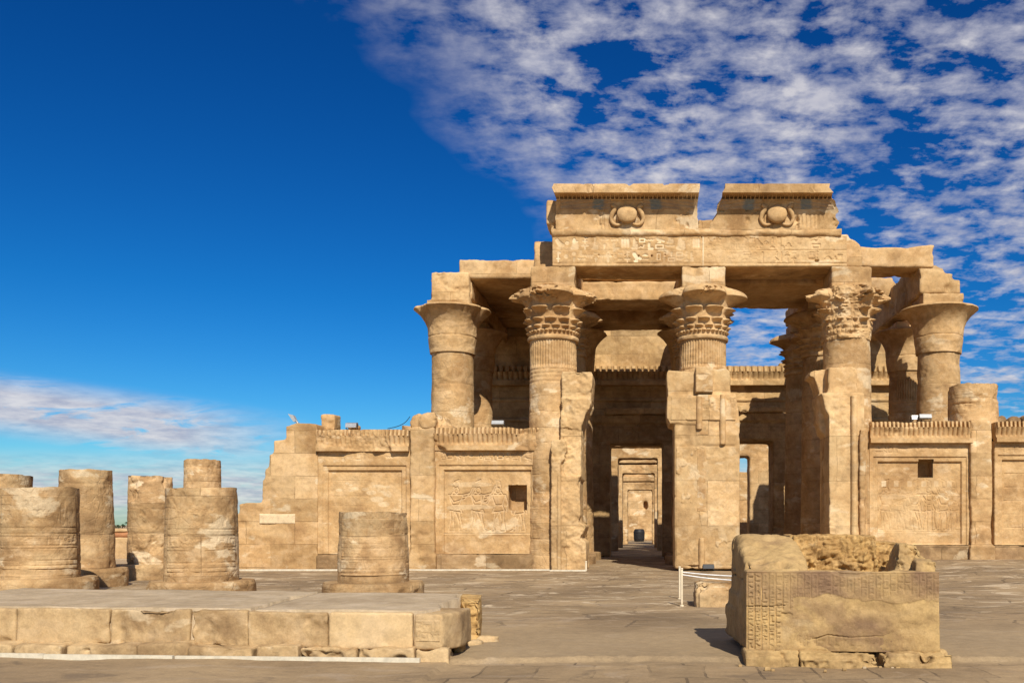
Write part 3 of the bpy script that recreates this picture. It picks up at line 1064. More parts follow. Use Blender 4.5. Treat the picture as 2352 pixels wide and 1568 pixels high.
def cornice(xl, xr, disc_x, seed, label):
    """xl, xr: functions z -> x of the two broken ends"""
    t = np.linspace(0, 1, 44)
    fy, fz = cav(t)
    prof_y = list(fy) + [33.26, 33.24, 33.26, 33.36] + [34.6, 35.4, 35.6, 35.6, 35.5]
    prof_z = list(fz) + [ZF0 + 0.0, (ZF0 + ZF1) / 2, ZF1 - 0.02, ZF1] + [ZF1, ZF1 - 0.1, ZF1 - .4, 12.3, ZC0]
    nU = 420
    u = np.linspace(0, 1, nU)
    py, pzv = np.array(prof_y), np.array(prof_z)
    U, K = np.meshgrid(u, np.arange(len(py)), indexing='ij')
    Y, Z = py[K], pzv[K]
    jl = xl(pzv) + 0.05 * fbm(np.stack([pzv * 5, py * 3, np.full(len(py), seed)], -1), 3)
    jr = xr(pzv) + (0.05 if seed < 2 else 0.13) * fbm(np.stack([pzv * 5, py * 3, np.full(len(py), seed + 5)], -1), 3)
    X = jl[K] + (jr[K] - jl[K]) * U
    isc = K < 44
    tt = np.where(isc, K / 43.0, 0)
    ph = (X / 0.148) * 2 * np.pi
    rib = np.clip(np.sin(ph) * 1.6, -1, 1) * 0.5 + 0.5
    top = sstep(0.70, 0.78, tt) * isc
    rb2 = sstep(0.25, 0.55, np.abs(np.sin(ph / 2)))
    Y = Y + top * 0.20 * rb2
    lowr = isc * (1 - sstep(0.22, 0.34, tt)) * sstep(0.02, 0.06, tt)
    worn = sstep(-0.2, 0.3, fbm(np.stack([X.ravel(), Z.ravel(), np.full(X.size, seed)], -1) * 0.9, 3).reshape(X.shape))
    Y = Y + lowr * 0.03 * rib * worn
    P = np.stack([X.ravel(), Y.ravel(), Z.ravel()], -1)
    nz = fbm(P * 1.5 + seed, 5, 0.55).reshape(X.shape) * 0.010
    ch = np.clip(fbm(P * 2.3 + 11 + seed, 4, 0.6).reshape(X.shape) - 0.42, 0, 1) * 0.16
    Y = Y + nz + ch
    fil = (K >= 44) & (K < 48)
    nick = np.clip(fbm(np.stack([X.ravel() * 1.6, np.full(X.size, seed), np.zeros(X.size)], -1), 4).reshape(X.shape) - 0.75, 0, 1) * 0.4
    Z = np.where(fil & (K >= 46), Z - nick, Z)
    V = np.stack([X.ravel(), Y.ravel(), Z.ravel()], -1)
    nv = len(py)
    F = grid_faces(nU, nv).tolist()
    for i in range(nU - 1):
        F.append([i * nv + nv - 1, (i + 1) * nv + nv - 1, (i + 1) * nv, i * nv])
    F.append(list(range(nv - 1, -1, -1)))
    F.append([(nU - 1) * nv + j for j in range(nv)])
    o = add('cornice', V, F, M_temple, temple, sharp=45)
    o['label'] = label
    # painted wings either side of the disc, thin feathered relief lying on the cavetto
    for sgn in (-1, 1):
        e0, e1 = 0.55, 2.35
        ntx, nk = 110, 16
        tv = np.linspace(0.40, 0.71, nk)
        uu = np.linspace(e0, e1, ntx)
        UU, TT = np.meshgrid(uu, tv, indexing='ij')
        low = 0.40 + 0.0 * UU
        TT = low + (TT - 0.40)
        yy, zz = cav(TT)
        fan = np.sin((zz - 12.35 + (UU - 0.4) * 0.12) * 60)
        yy = yy - 0.012 - 0.012 * fan
        b = np.zeros_like(UU, bool)
        b[0], b[-1], b[:, 0], b[:, -1] = True, True, True, True
        yy[b] += 0.05
        XX = disc_x + sgn * UU
        lim = (XX > xl(zz) + 0.08) & (XX < xr(zz) - 0.08)
        Fw = grid_faces(ntx, nk)
        keepf = lim.ravel()[Fw].all(1)
        pt = sstep(0.0, 0.4, np.cos((UU - 1.3) * 2.2)) * 0.0
        blue = sstep(0.78, 0.88, UU + .1 * (zz - 12.6)) * (1 - sstep(1.16, 1.32, UU + .25 * (zz - 12.6)))
        add('wing', np.stack([XX.ravel(), yy.ravel(), zz.ravel()], -1), Fw[keepf], M_wing, o, attrs={'tint': blue.ravel()})
    # disc
    zc = pz(485, 33.5)
    th = np.linspace(0, 2 * np.pi, 48, endpoint=False)
    ph2 = np.linspace(0.02, np.pi - 0.02, 26)
    T, Pp = np.meshgrid(th, ph2, indexing='ij')
    V = np.stack([(disc_x + 0.35 * np.sin(Pp) * np.cos(T)).ravel(), (33.80 - 0.17 * np.cos(Pp)).ravel(), (zc + 0.32 * np.sin(Pp) * np.sin(T)).ravel()], -1)
    V = V + (fbm(V * 4, 3) * 0.012)[:, None]
    add('sun_disc', V, grid_faces(48, 26, True), M_relief, o)
    # cobras
    for sgn in (-1, 1):
        pts = [(0.20, -0.31), (0.34, -0.35), (0.48, -0.31), (0.56, -0.16), (0.52, 0.02), (0.44, 0.15), (0.43, 0.24), (0.55, 0.29)]
        rad = [0.04, 0.05, 0.06, 0.065, 0.085, 0.085, 0.075, 0.05]
        cz = np.array([zc + q for _, q in pts])
        gt = np.linspace(0, 1, 200)
        gy, gz = cav(gt)
        cy_ = np.interp(cz, gz, gy) - 0.05
        pts = [(a, y, q) for (a, q), y in zip(pts, cy_)]
        tube('cobra', [(disc_x + sgn * a, b, zc + c) for a, b, c in pts], rad, M_relief, o, 12)


def catmull(pts, vals, n):
    P = np.array(pts, float)
    v = np.array(vals, float)
    m = len(P)
    out, ov = [], []
    for i in range(m - 1):
        p0, p1, p2, p3 = P[max(i - 1, 0)], P[i], P[i + 1], P[min(i + 2, m - 1)]
        for k in range(n):
            t = k / n
            out.append(0.5 * (2 * p1 + (p2 - p0) * t + (2 * p0 - 5 * p1 + 4 * p2 - p3) * t * t + (3 * p1 - p0 - 3 * p2 + p3) * t ** 3))
            ov.append(v[i] + (v[i + 1] - v[i]) * t)
    out.append(P[-1])
    ov.append(v[-1])
    return np.array(out), np.array(ov)


def tube_mesh(pts, rad, seg=10, sub=6):
    C, r = catmull(pts, rad, sub)
    n = len(C)
    Tn = np.gradient(C, axis=0)
    Tn /= np.linalg.norm(Tn, axis=1)[:, None] + 1e-9
    up = np.array([0, 1, 0.13])
    V = []
    for i in range(n):
        a = np.cross(Tn[i], up)
        if np.linalg.norm(a) < 1e-3:
            a = np.cross(Tn[i], [1, 0, 0])
        a /= np.linalg.norm(a)
        b = np.cross(Tn[i], a)
        for k in range(seg):
            w = 2 * np.pi * k / seg
            V.append(C[i] + r[i] * (np.cos(w) * a + np.sin(w) * b))
    F = []
    for i in range(n - 1):
        for k in range(seg):
            F.append((i * seg + k, i * seg + (k + 1) % seg, (i + 1) * seg + (k + 1) % seg, (i + 1) * seg + k))
    F.append(tuple(range(seg - 1, -1, -1)))
    F.append(tuple((n - 1) * seg + k for k in range(seg)))
    return np.array(V), F


def tube(name, pts, rad, mat, parent=None, seg=10, sub=6):
    if isinstance(rad, (int, float)):
        rad = [rad] * len(pts)
    V, F = tube_mesh(pts, rad, seg, sub)
    return add(name, V, F, mat, parent)


def ends(pairs, d=33.5):
    """pairs (pixel row, pixel column) -> function z -> x"""
    zz = np.array([pz(b, d) for b, a in pairs])
    xx = np.array([px(a, d) for b, a in pairs])
    o = np.argsort(zz)
    return lambda z: np.interp(z, zz[o], xx[o])


cornice(ends([(528, 1275), (455, 1276), (440, 1272), (420, 1272)]), ends([(528, 1604), (480, 1602), (462, 1600), (445, 1606), (420, 1606)]),
        px(1440, 33.6), 1.0, 'longer cornice block with winged sun disc, left of the gap')
cornice(ends([(540, 1629), (525, 1629), (507, 1632), (495, 1640), (483, 1648), (465, 1647), (450, 1656), (440, 1663), (420, 1668)]),
        ends([(540, 1936), (530, 1932), (515, 1927), (500, 1931), (480, 1931), (466, 1922), (452, 1912), (440, 1907), (420, 1902)]),
        px(1787, 33.6), 4.0, 'shorter cornice block with broken ends, right of the gap')
eroded('cornice_return', [box(px(1254, 34.1), px(1281, 34.1), 34.15, 35.5, pz(512, 34), pz(455, 34)), box(px(1264, 34.1), px(1285, 34.1), 34.2, 35.4, pz(535, 34), pz(500, 34))],
       M_temple, temple, 0.04, 0.025, wear=6, seed=4, chips=0.08)


def roof():
    B = lambda name, parts, seed, **k: eroded(name, parts, k.pop('mat', M_beam), temple, k.pop('voxel', 0.07), k.pop('rough', 0.03), wear=k.pop('wear', 5), seed=seed, chips=k.pop('chips', 0.05), **k)
    # beams running back over the rows of columns
    B('roof_beam', [prism_x([(38.75, SOFFIT - .05), (38.75, 11.42), (48.4, 11.42), (48.4, SOFFIT - .05)], -8.75, -7.10)], 1)
    B('roof_beam', [prism_x([(35.4, SOFFIT), (35.4, 11.0), (35.6, 12.0), (36.6, 12.3), (38.0, 11.45), (48.4, 11.45), (48.4, SOFFIT)], -4.25, -2.65)], 2)
    B('roof_beam', [box(1.12, 2.74, 35.95, 48.4, SOFFIT, 11.42)], 3)
    B('roof_beam', [box(6.30, 7.90, 35.95, 44.6, SOFFIT, 11.45)], 4)
    B('roof_beam', [prism_x([(38.55, pz(676, 38.6)), (38.55, pz(618, 38.6)), (39.5, 12.2), (48.4, 12.2), (48.4, pz(676, 38.6))], px(2112, 38.6), px(2168, 38.6)),
                    box(px(2165, 38.6), px(2207, 38.6), 38.65, 40.2, pz(676, 38.6), pz(640, 38.6)),
                    box(px(2165, 38.6), px(2190, 38.6), 38.7, 40.2, pz(645, 38.6), pz(625, 38.6))], 5, mat=M_pier, chips=0.12, wear=8)
    # cross beams
    B('roof_beam', [box(-2.72, 1.2, 38.6, 40.55, 10.55, 11.33)], 6)
    B('roof_beam', [box(-2.72, 1.2, 43.1, 45.0, 10.62, 11.40)], 7)
    # roof slabs: left bay, centre bay, one over the right door
    zl, zt = pz(640, 38.6), pz(596, 38.6)
    n = 4
    for i in range(n):
        y0 = 38.6 + i * 2.48
        B('roof_slab', [box(px(1054, 38.6), -3.3, y0, y0 + 2.46, zl + .02 * (i % 2), zt - (0.0 if i == 0 else .08))], 10 + i, wear=4, chips=0.03)
    for i in range(3):
        y0 = 38.9 + i * 2.02
        B('roof_slab', [box(-2.9, 1.7, y0, y0 + 2.0, 11.46, 12.2)], 20 + i, wear=3)
    for i in range(2):
        y0 = 36.35 + i * 2.08
        B('roof_slab', [box(2.30, 6.75, y0, y0 + 2.06, SOFFIT - 0.05, 11.3)], 30 + i, wear=3)
    P = lambda pts: [(px(a, 38.6), pz(b, 38.6)) for a, b in pts]
    B('roof_slab', [prism_y(P([(1940, 612), (1940, 566), (2040, 566), (2085, 569), (2110, 563), (2140, 561), (2150, 566), (2143, 580), (2148, 590), (2145, 614)]), 38.6, 40.3)], 35, chips=0.08)
    B('roof_beam', [box(8.0, px(2052, 43.2), 43.2, 44.6, pz(684, 43.2), pz(636, 43.2)), box(px(2030, 43.2), px(2063, 43.2), 43.3, 44.4, pz(676, 43.2), pz(646, 43.2))], 36, wear=12, chips=0.1)


roof()


def cornice_strip(name, x0, x1, d, zb, zt, parent, mat=M_relief, pitch=0.147, leaf=0.172, seed=0.0, ruin=0.0, out=0.22, fillet=0.22, urae=0.28, res=0.021, hole=None):
    """fillet, concave leaf band and a row of rearing cobras on top, pushed out from the wall face d"""
    H = zt - zb
    f, uh = fillet * H, urae * H
    tv, ty, tz, kind = [], [], [], []
    def seg(k, y0, y1, z0, z1, n, fn=None):
        for i in range(n):
            t = i / (n - 1)
            ty.append(y0 + (y1 - y0) * (fn(t) if fn else t))
            tz.append(z0 + (z1 - z0) * t)
            kind.append((k, t))
    seg(0, d + 0.05, d - out * 0.95, zb, zb + 0.004, 3)
    seg(1, d - out * 0.95, d - out * 0.95, zb + 0.004, zb + f, 6)
    seg(2, d - out * 0.55, d - out * 1.0, zb + f + 0.004, zt - uh, 16, lambda t: 1 - math.cos(t * math.pi / 2))
    seg(3, d - out * 1.05, d - out * 0.80, zt - uh + 0.004, zt, 9)
    seg(4, d - out * 0.4, d + 0.9, zt + 0.003, zt, 4)
    ty, tz = np.array(ty), np.array(tz)
    kk = np.array([k for k, _ in kind])
    kt = np.array([t for _, t in kind])
    nU = int((x1 - x0) / res) + 2
    xs = np.linspace(x0, x1, nU)
    X, K = np.meshgrid(xs, np.arange(len(ty)), indexing='ij')
    Y, Z, KK, KT = ty[K].copy(), tz[K].copy(), kk[K], kt[K]
    leafs = np.abs(np.sin(np.pi * X / leaf))
    Y += (KK == 2) * (0.10 * (1 - leafs ** 0.5) * sstep(0.05, 0.3, KT))
    ur = np.abs(np.sin(np.pi * X / pitch)) ** 0.6
    Y += (KK == 3) * (0.21 * (1 - sstep(0.45, 0.85, ur)) * (0.35 + 0.65 * (1 - KT)) + 0.03)
    P = np.stack([X.ravel(), np.full(X.size, d + seed), Z.ravel()], -1)
    Y += 0.018 * fbm(P * 2.2, 4, 0.6).reshape(X.shape)
    if ruin:
        w = fbm(P * (0.55, 1, 0.8) + seed * 3.7, 4, 0.55).reshape(X.shape)
        m = sstep(0.35 - ruin, 0.55 - ruin, w) * (KK < 4)
        Yr = d - 0.02 - 0.10 * np.clip((Z - zb) / H, 0, 1) + 0.07 * fbm(P * 3.5 + 5, 4, 0.6).reshape(X.shape)
        Y = Y * (1 - m * 0.8) + Yr * m * 0.8
        Z = Z - (KK >= 3) * 0.05 * np.clip(fbm(P * (1.3, 1, 0) + 21, 3).reshape(X.shape), 0, 1)
    V = np.stack([X.ravel(), Y.ravel(), Z.ravel()], -1)
    nv = len(ty)
    F = grid_faces(nU, nv).tolist()
    F.append(list(range(nv - 1, -1, -1)))
    F.append([(nU - 1) * nv + j for j in range(nv)])
    return add(name, V, F, mat, parent, sharp=40)


def screen(xa, xb, yt, yfil, yplin, ybase, inner, hole, seed, ruin, carve, label=None, d=D0):
    """carved wall between two columns; arguments in picture rows/columns at depth d"""
    x0, x1 = px(xa, d), px(xb, d)
    zt, zf, zp, zb = pz(yt, d - .1), pz(yfil, d - .1), pz(yplin, d), pz(ybase, d)
    if hole:
        hx0, hx1, hz1, hz0 = px(hole[0], d), px(hole[1], d), pz(hole[2], d), pz(hole[3], d)
        parts = [box(x0, hx0, d + .32, d + 1.2, zb, zf + .1), box(hx1, x1, d + .32, d + 1.2, zb, zf + .1),
                 box(hx0 - .08, hx1 + .08, d + .32, d + 1.2, zb, hz0), box(hx0 - .08, hx1 + .08, d + .32, d + 1.2, hz1, zf + .1),
                 box(hx0 - .1, hx1 + .1, d + .8, d + 1.2, zb + .1, zf)]  # added back piece, closes the hole so its inside stays in shade
        cut = (hx0, hx1, hz0, hz1)
    else:
        parts = [box(x0, x1, d + .32, d + 1.2, zb, zf + .1)]
        cut = None
    w = eroded('screen_wall', parts, M_wall, temple, 0.06, 0.01, wear=2, seed=seed)
    if label:
        w['label'] = label
    c = Canvas(x1 - x0, zf - zp + .06, 0.015)
    iu0, iu1 = px(inner[0], d) - x0, px(inner[1], d) - x0
    iv0, iv1 = pz(inner[3], d) - zp, pz(inner[2], d) - zp
    c.rect(iu0 - .17, iu1 + .17, iv0 - .3, iv1 + .17, -0.05, 0, 0.02)
    c.rect(iu0, iu1, iv0, iv1, -0.14, 0, 0.02)
    base = c.H.copy()
    carve(c, iu0, iu1, iv0, iv1)
    V, F, at = c.mesh(x0 + .005, d, zp, 0.36, cut=cut, chips=0.008, seed=seed, rough=0.006)
    add('carved_panel', V, F, M_relief, w, attrs=at)
    cornice_strip('cornice', x0 + .02, x1 - .02, d, zf, zt, w, seed=seed, ruin=ruin)
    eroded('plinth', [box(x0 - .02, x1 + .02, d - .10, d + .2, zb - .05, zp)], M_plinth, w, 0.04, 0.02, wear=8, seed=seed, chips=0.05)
    return w


class Rel:
    """draw on top of a recessed panel: adds to what is there"""
    def __init__(s, c):
        s.c = c
        s.h0 = c.H.copy()
        c.H[:] = 0

    def done(s):
        s.c.H += s.h0
        s.c.base = s.h0


def carve_a(c, u0, u1, v0, v1):
    r = Rel(c)
    c.register(u0 + .1, u1 - .2, v1 + .3, v1 + .62, -0.02, 0.6, 3, 0.5)
    for v in (v1 - .35, v1 - .9, v1 - 1.25):
        c.seg(u0 + .1, v, u0 + (u1 - u0) * .55, v, 0.012, -0.015)
    for a, b, q in ((.25, .85, .03), (.5, .78, .05), (.58, .74, .07), (.66, .66, .09), (.75, .60, .08), (.14, .77, .05), (.3, .83, .03)):
        c.ell(u0 + (u1 - u0) * a, v0 + (v1 - v0) * b, q * 2.6, q * 1.2, -0.003, 0.5)
    c.register(u0 + .2, u1 - .2, v0 + .2, v0 + .7, -0.015, 0.2, 8, 0.35)
    r.done()


def carve_b(c, u0, u1, v0, v1):
    r = Rel(c)
    W, H = u1 - u0, v1 - v0
    c.register(u0 - .1, u1 + .1, v1 + .32, v1 + .68, -0.03, 0.5, 4, 0.95)
    for i, (a, f, p) in enumerate(((.13, 1, 1), (.38, 1, 1), (.62, -1, 0), (.86, -1, 2))):
        c.figure(u0 + W * a, v0 + H * .27, H * (.56 if i < 3 else .5), f, -0.035, 0.024, 0.25, p)
    c.seg(u0, v0 + H * .24, u1, v0 + H * .24, 0.02, -0.02, 0.4)
    c.seg(u0, v0 + H * .21, u1, v0 + H * .21, 0.012, -0.02)
    for a, b, wu, wv in ((.3, .56, .55, .05), (.12, .55, .2, .05), (.38, .3, .12, .16), (.6, .36, .07, .12), (.8, .38, .10, .10), (.75, .78, .1, .05), (.1, .07, .25, .12), (.3, .83, .5, .05)):
        c.ell(u0 + W * a, v0 + H * b, W * wu * .5, H * wv * .6, -0.002, 0.32)
    c.register(u0 + .1, u0 + W * .66, v0 + H * .82, v0 + H * .93, -0.02, 0.1, 14, 0.6)
    r.done()


def carve_c(c, u0, u1, v0, v1):
    r = Rel(c)
    W, H = u1 - u0, v1 - v0
    c.register(u0 - .1, u1 + .1, v1 + .25, v1 + .62, -0.02, 0.1, 24, 0.9)
    for i, (a, f, p) in enumerate(((.10, 1, 0), (.26, 1, 1), (.45, 1, 0), (.62, -1, 2), (.80, -1, 0), (.92, -1, 1))):
        c.figure(u0 + W * a, v0 + H * .17, H * .56, f, -0.03, 0.022, 0.0, p)
    for a in (.05, .20, .36, .53, .68, .84):
        c.rect(u0 + W * a, u0 + W * a + .16, v0 + H * .70, v0 + H * .77, -0.004, 0.75)
    for a, b, wu, wv in ((.2, .58, .3, .05), (.75, .12, .3, .03), (.45, .5, .05, .03), (.88, .5, .06, .04), (.35, .92, .08, .03), (.8, .92, .2, .08)):
        c.ell(u0 + W * a, v0 + H * b, W * wu * .5, H * wv * .6, -0.002, 0.35)
    c.seg(u0, v0 + H * .15, u1, v0 + H * .15, 0.015, -0.02)
    r.done()


def carve_d(c, u0, u1, v0, v1):
    r = Rel(c)
    c.register(u0, u1, v1 + .25, v1 + .6, -0.02, 0.1, 31, 0.9)
    for k in range(5):
        c.seg(u0 + .1, v0 + (v1 - v0) * (.2 + .16 * k), u1 - .1, v0 + (v1 - v0) * (.2 + .16 * k), 0.018, -0.02)
    c.figure(u0 + 1.4, v0 + .5, (v1 - v0) * .6, -1, -0.03, 0.022, 0, 0)
    c.figure(u0 + 2.4, v0 + .5, (v1 - v0) * .6, 1, -0.03, 0.022, 0, 1)
    r.done()


screen(728, 942, 986, 1036, 1273, 1309, (752, 921, 1080, 1273), None, 1.0, 0.18, carve_a, 'screen wall with worn bare panel')
screen(997, 1252, 981, 1034, 1272, 1309, (1019, 1219, 1079, 1271), (1166, 1209, 1113, 1171), 2.0, 0.14, carve_b, 'screen wall with striding figures and a square hole')
screen(1996, 2232, 967, 1017, 1252, 1290, (2017, 2209, 1060, 1249), (2110, 2146, 1054, 1096), 3.0, -0.4, carve_c, 'screen wall with a complete cobra cornice')
screen(2284, 2520, 967, 1015, 1252, 1290, (2303, 2496, 1056, 1250), None, 4.0, -0.3, carve_d)


def side_wall():
    P = lambda pts: [(px(a, 34), pz(b, 34)) for a, b in pts]
    steps = P([(470, 1312), (470, 1240), (500, 1240), (500, 1180), (551, 1180), (551, 1155), (603, 1154), (603, 1101), (609, 1100), (609, 1075), (618, 1074), (618, 1043), (629, 1042),
               (629, 1011), (657, 1008), (657, 979), (681, 970), (727, 973), (731, 985), (731, 1312)])
    w = eroded('side_wall', [prism_y(steps, 33.95, 36.0)], M_wall, temple, 0.05, 0.012, wear=4, seed=8, chips=0.03)
    w['label'] = 'broken wall end stepping down to the left'
    # pale inserted repair stone
    c = Canvas(px(680, 34) - px(596, 34), pz(1179, 34) - pz(1203, 34), 0.03)
    c.T[:] = 0.75
    V, F, at = c.mesh(px(596, 34), 33.93, pz(1203, 34), 0.05, seed=2)
    add('repair_stone', V, F, M_relief, w, attrs=at)
    eroded('top_stone', [box(px(737, 35), px(771, 35), 34.9, 35.6, pz(990, 35), pz(951, 35))], M_wall, w, 0.04, 0.03, wear=8, seed=5, chips=0.05)
    # wall running back along the left flank of the hall
    eroded('flank_wall', [box(px(640, 34), px(700, 34), 36.0, 48.2, -.05, pz(1010, 36))], M_wall, w, 0.12, 0.04, wear=4, seed=6)


side_wall()


def engaged_pilasters():
    P = lambda pts, d=33.8: [(px(a, d), pz(b, d)) for a, b in pts]
    # left: lower part of a lost column between the two left screens, rubble on top
    w = eroded('pilaster', [prism_y(P([(941, 1274), (941, 985), (946, 978), (998, 978), (998, 1274)]), 33.80, 35.2),
                            prism_y(P([(936, 1310), (936, 1273), (1002, 1273), (1002, 1310)]), 33.72, 35.0)], M_wall, temple, 0.05, 0.03, wear=6, seed=2, chips=0.05)
    eroded('broken_top', [prism_y(P([(943, 984), (941, 968), (945, 955), (962, 949), (968, 955), (970, 984)]), 33.85, 35.2),
                          prism_y(P([(967, 984), (966, 956), (974, 949), (998, 946), (1003, 960), (1000, 984)]), 33.75, 35.0),
                          prism_y(P([(998, 984), (1000, 962), (1012, 950), (1020, 966), (1018, 984)]), 34.2, 35.2),
                          prism_y(P([(1003, 984), (1008, 972), (1024, 968), (1034, 975), (1036, 984)]), 34.0, 35.0)], M_wall, w, 0.035, 0.05, wear=9, seed=7, chips=0.12)
    # right
    eroded('pilaster', [prism_y(P([(2231, 1256), (2231, 963), (2280, 963), (2280, 1256)]), 33.82, 35.0),
                        prism_y(P([(2226, 1290), (2226, 1252), (2286, 1252), (2286, 1290)]), 33.72, 35.0)], M_wall, temple, 0.05, 0.03, wear=6, seed=3, chips=0.04)
    eroded('pilaster', [prism_y(P([(1976, 1290), (1976, 1020), (1980, 985), (1994, 985), (1994, 1290)]), 33.85, 35.2)], M_wall, temple, 0.05, 0.02, wear=5, seed=4)


engaged_pilasters()


def door_piers():
    P = lambda pts, d=33.4: [(px(a, d), pz(b, d)) for a, b in pts]
    base = pz(1310, 33.4)
    # left jamb
    a = eroded('door_jamb', [
        prism_y(P([(1288, 916), (1288, 856), (1291, 851), (1358, 852), (1361, 860), (1357, 918), (1350, 922)]), 33.55, 35.3),
        prism_y(P([(1287, 980), (1287, 912), (1356, 914), (1358, 925), (1352, 940), (1345, 948), (1338, 972), (1333, 985)]), 33.45, 35.3),
        prism_y(P([(1286, 1100), (1286, 962), (1328, 965), (1335, 972), (1335, 1100)]), 33.5, 35.3),
        prism_y(P([(1266, 1311), (1266, 1014), (1276, 1009), (1300, 1012), (1304, 1035), (1298, 1055), (1288, 1065), (1288, 1311)]), 33.3, 35.0),
        prism_y(P([(1284, 1311), (1284, 1090), (1331, 1094), (1333, 1200), (1346, 1207), (1340, 1225), (1334, 1235), (1346, 1245), (1346, 1311)]), 33.4, 35.2)],
        M_pier, temple, 0.035, 0.018, wear=5, seed=1, chips=0.07, crag=0.035)
    a['label'] = 'broken left door jamb'
    tube('moulding', [(px(1283.5, 33.3), 33.34, base), (px(1283.5, 33.3), 33.34, pz(1150, 33.3)), (px(1283.5, 33.3), 33.36, pz(1085, 33.3))], [0.08, 0.08, 0.07], M_pier, a, 12, 24)
    # centre pier
    d = 33.2
    Q = lambda pts: [(px(u, d), pz(v, d)) for u, v in pts]
    b = eroded('door_pier', [
        prism_y(Q([(1549, 1306), (1549, 1200), (1549, 968), (1700, 968), (1698, 1000), (1699, 1018), (1700, 1306)]), 33.2, 35.4),
        prism_y(Q([(1538, 972), (1532, 962), (1531, 935), (1533, 908), (1600, 906), (1690, 904), (1693, 928), (1697, 945), (1698, 968), (1694, 978), (1690, 1015), (1690, 1020), (1600, 1020), (1600, 974)]), 33.15, 35.4),
        prism_y(Q([(1534, 912), (1531, 860), (1534, 848), (1570, 850), (1592, 852), (1595, 846), (1633, 842), (1638, 848), (1640, 912)]), 33.35, 35.3),
        prism_y(Q([(1636, 912), (1636, 846), (1670, 844), (1679, 855), (1680, 912)]), 33.30, 35.3)],
        M_pier, temple, 0.04, 0.016, wear=5, seed=2, chips=0.05)
    b['label'] = 'patched pier between the two doorways'
    # old carved skin surviving in patches over the smooth repair
    for (u0, u1, t, bt, yy) in ((1552, 1697, 1024, 1298, 33.19), (1540, 1690, 910, 966, 33.14)):
        c = Canvas(px(u1, d) - px(u0, d), pz(t, d) - pz(bt, d), 0.022)
        U, V2 = np.meshgrid(c.u, c.v, indexing='ij')
        nn = fbm(np.stack([U.ravel() * 1.1, V2.ravel() * .8, np.full(U.size, u0)], -1), 5, 0.55).reshape(U.shape)
        k = sstep(0.02, 0.08, nn + 0.25 * (U / c.w - .5) - 0.15)
        c.register(0.1, c.w - .1, c.h * .72, c.h * .9, -0.02, 0.0, u0)
        c.register(0.1, c.w - .1, c.h * .45, c.h * .62, -0.02, 0.0, u0 + 1)
        c.H = c.H * k + 0.03 * k + 0.03 * k * fbm(np.stack([U.ravel() * 3, V2.ravel() * 3, np.full(U.size, 4.0)], -1), 4).reshape(U.shape)
        c.T = 0.35 * k * sstep(0, .3, fbm(np.stack([U.ravel() * 2, V2.ravel() * 2, np.full(U.size, 9.0)], -1), 3).reshape(U.shape))
        c.Gm = 0.30 * k * sstep(0.1, .4, -nn + 0.35)
        V, F, at = c.mesh(px(u0, d), yy, pz(bt, d), 0.08, rough=.006)
        add('carved_patch', V, F, M_pier, b, attrs=at)
    # raised carved strips on the pier
    for (u0, u1, t, bt) in ((1597, 1638, 842, 902), (1602, 1628, 905, 1000), (1600, 1622, 1000, 1175)):
        c = Canvas(px(u1, d) - px(u0, d), pz(t, d) - pz(bt, d), 0.025)
        c.register(0.05, c.w - .05, c.h * .3, c.h * .9, -0.03, 0.8, u0)
        V, F, at = c.mesh(px(u0, d), 33.08 if bt < 950 else 33.13 if bt < 1100 else 33.185, pz(bt, d), 0.3 if bt < 1100 else .08, seed=u0, chips=0.08, rough=.02)
        add('carved_strip', V, F, M_relief, b, attrs=at)
    for (u, t, bt) in ((1606, 908, 985), (1660, 906, 1020), (1612, 1235, 1304)):
        xx = px(u, 33.1)
        tube('moulding', [(xx, 33.14, pz(bt, 33.1)), (xx, 33.13, pz((t + bt) / 2, 33.1)), (xx, 33.15, pz(t, 33.1))], [0.10, 0.11, 0.09], M_relief, b, 12, 12)
    # right jamb
    e = eroded('door_jamb', [
        prism_y(P([(1904, 1300), (1904, 955), (1895, 940), (1890, 915), (1884, 902), (1950, 900), (1985, 903), (1986, 1300)]), 33.35, 35.2),
        prism_y(P([(1903, 905), (1903, 842), (1960, 839), (1972, 846), (1972, 905)]), 33.55, 35.2),
        prism_y(P([(1890, 905), (1884, 880), (1877, 862), (1866, 857), (1868, 848), (1880, 843), (1907, 842), (1907, 905)]), 34.0, 35.2),
        prism_y(P([(1884, 910), (1896, 905), (1906, 960), (1906, 1000), (1893, 985), (1888, 965), (1890, 940)]), 34.1, 35.2)],
        M_pier, temple, 0.04, 0.016, wear=5, seed=3, chips=0.05)
    e['label'] = 'right door jamb with an upright round moulding'
    tube('moulding', [(px(1962, 33.3), 33.31, 0.1), (px(1962, 33.3), 33.31, 3.5), (px(1962, 33.3), 33.31, pz(908, 33.3))], 0.11, M_pier, e, 14, 30)
    eroded('panel_strip', [box(px(1972, 33.4), px(1986, 33.4), 33.2, 33.5, 0.1, pz(985, 33.3))], M_wall, e, 0.04, 0.03, wear=8, seed=6, chips=0.06)


door_piers()


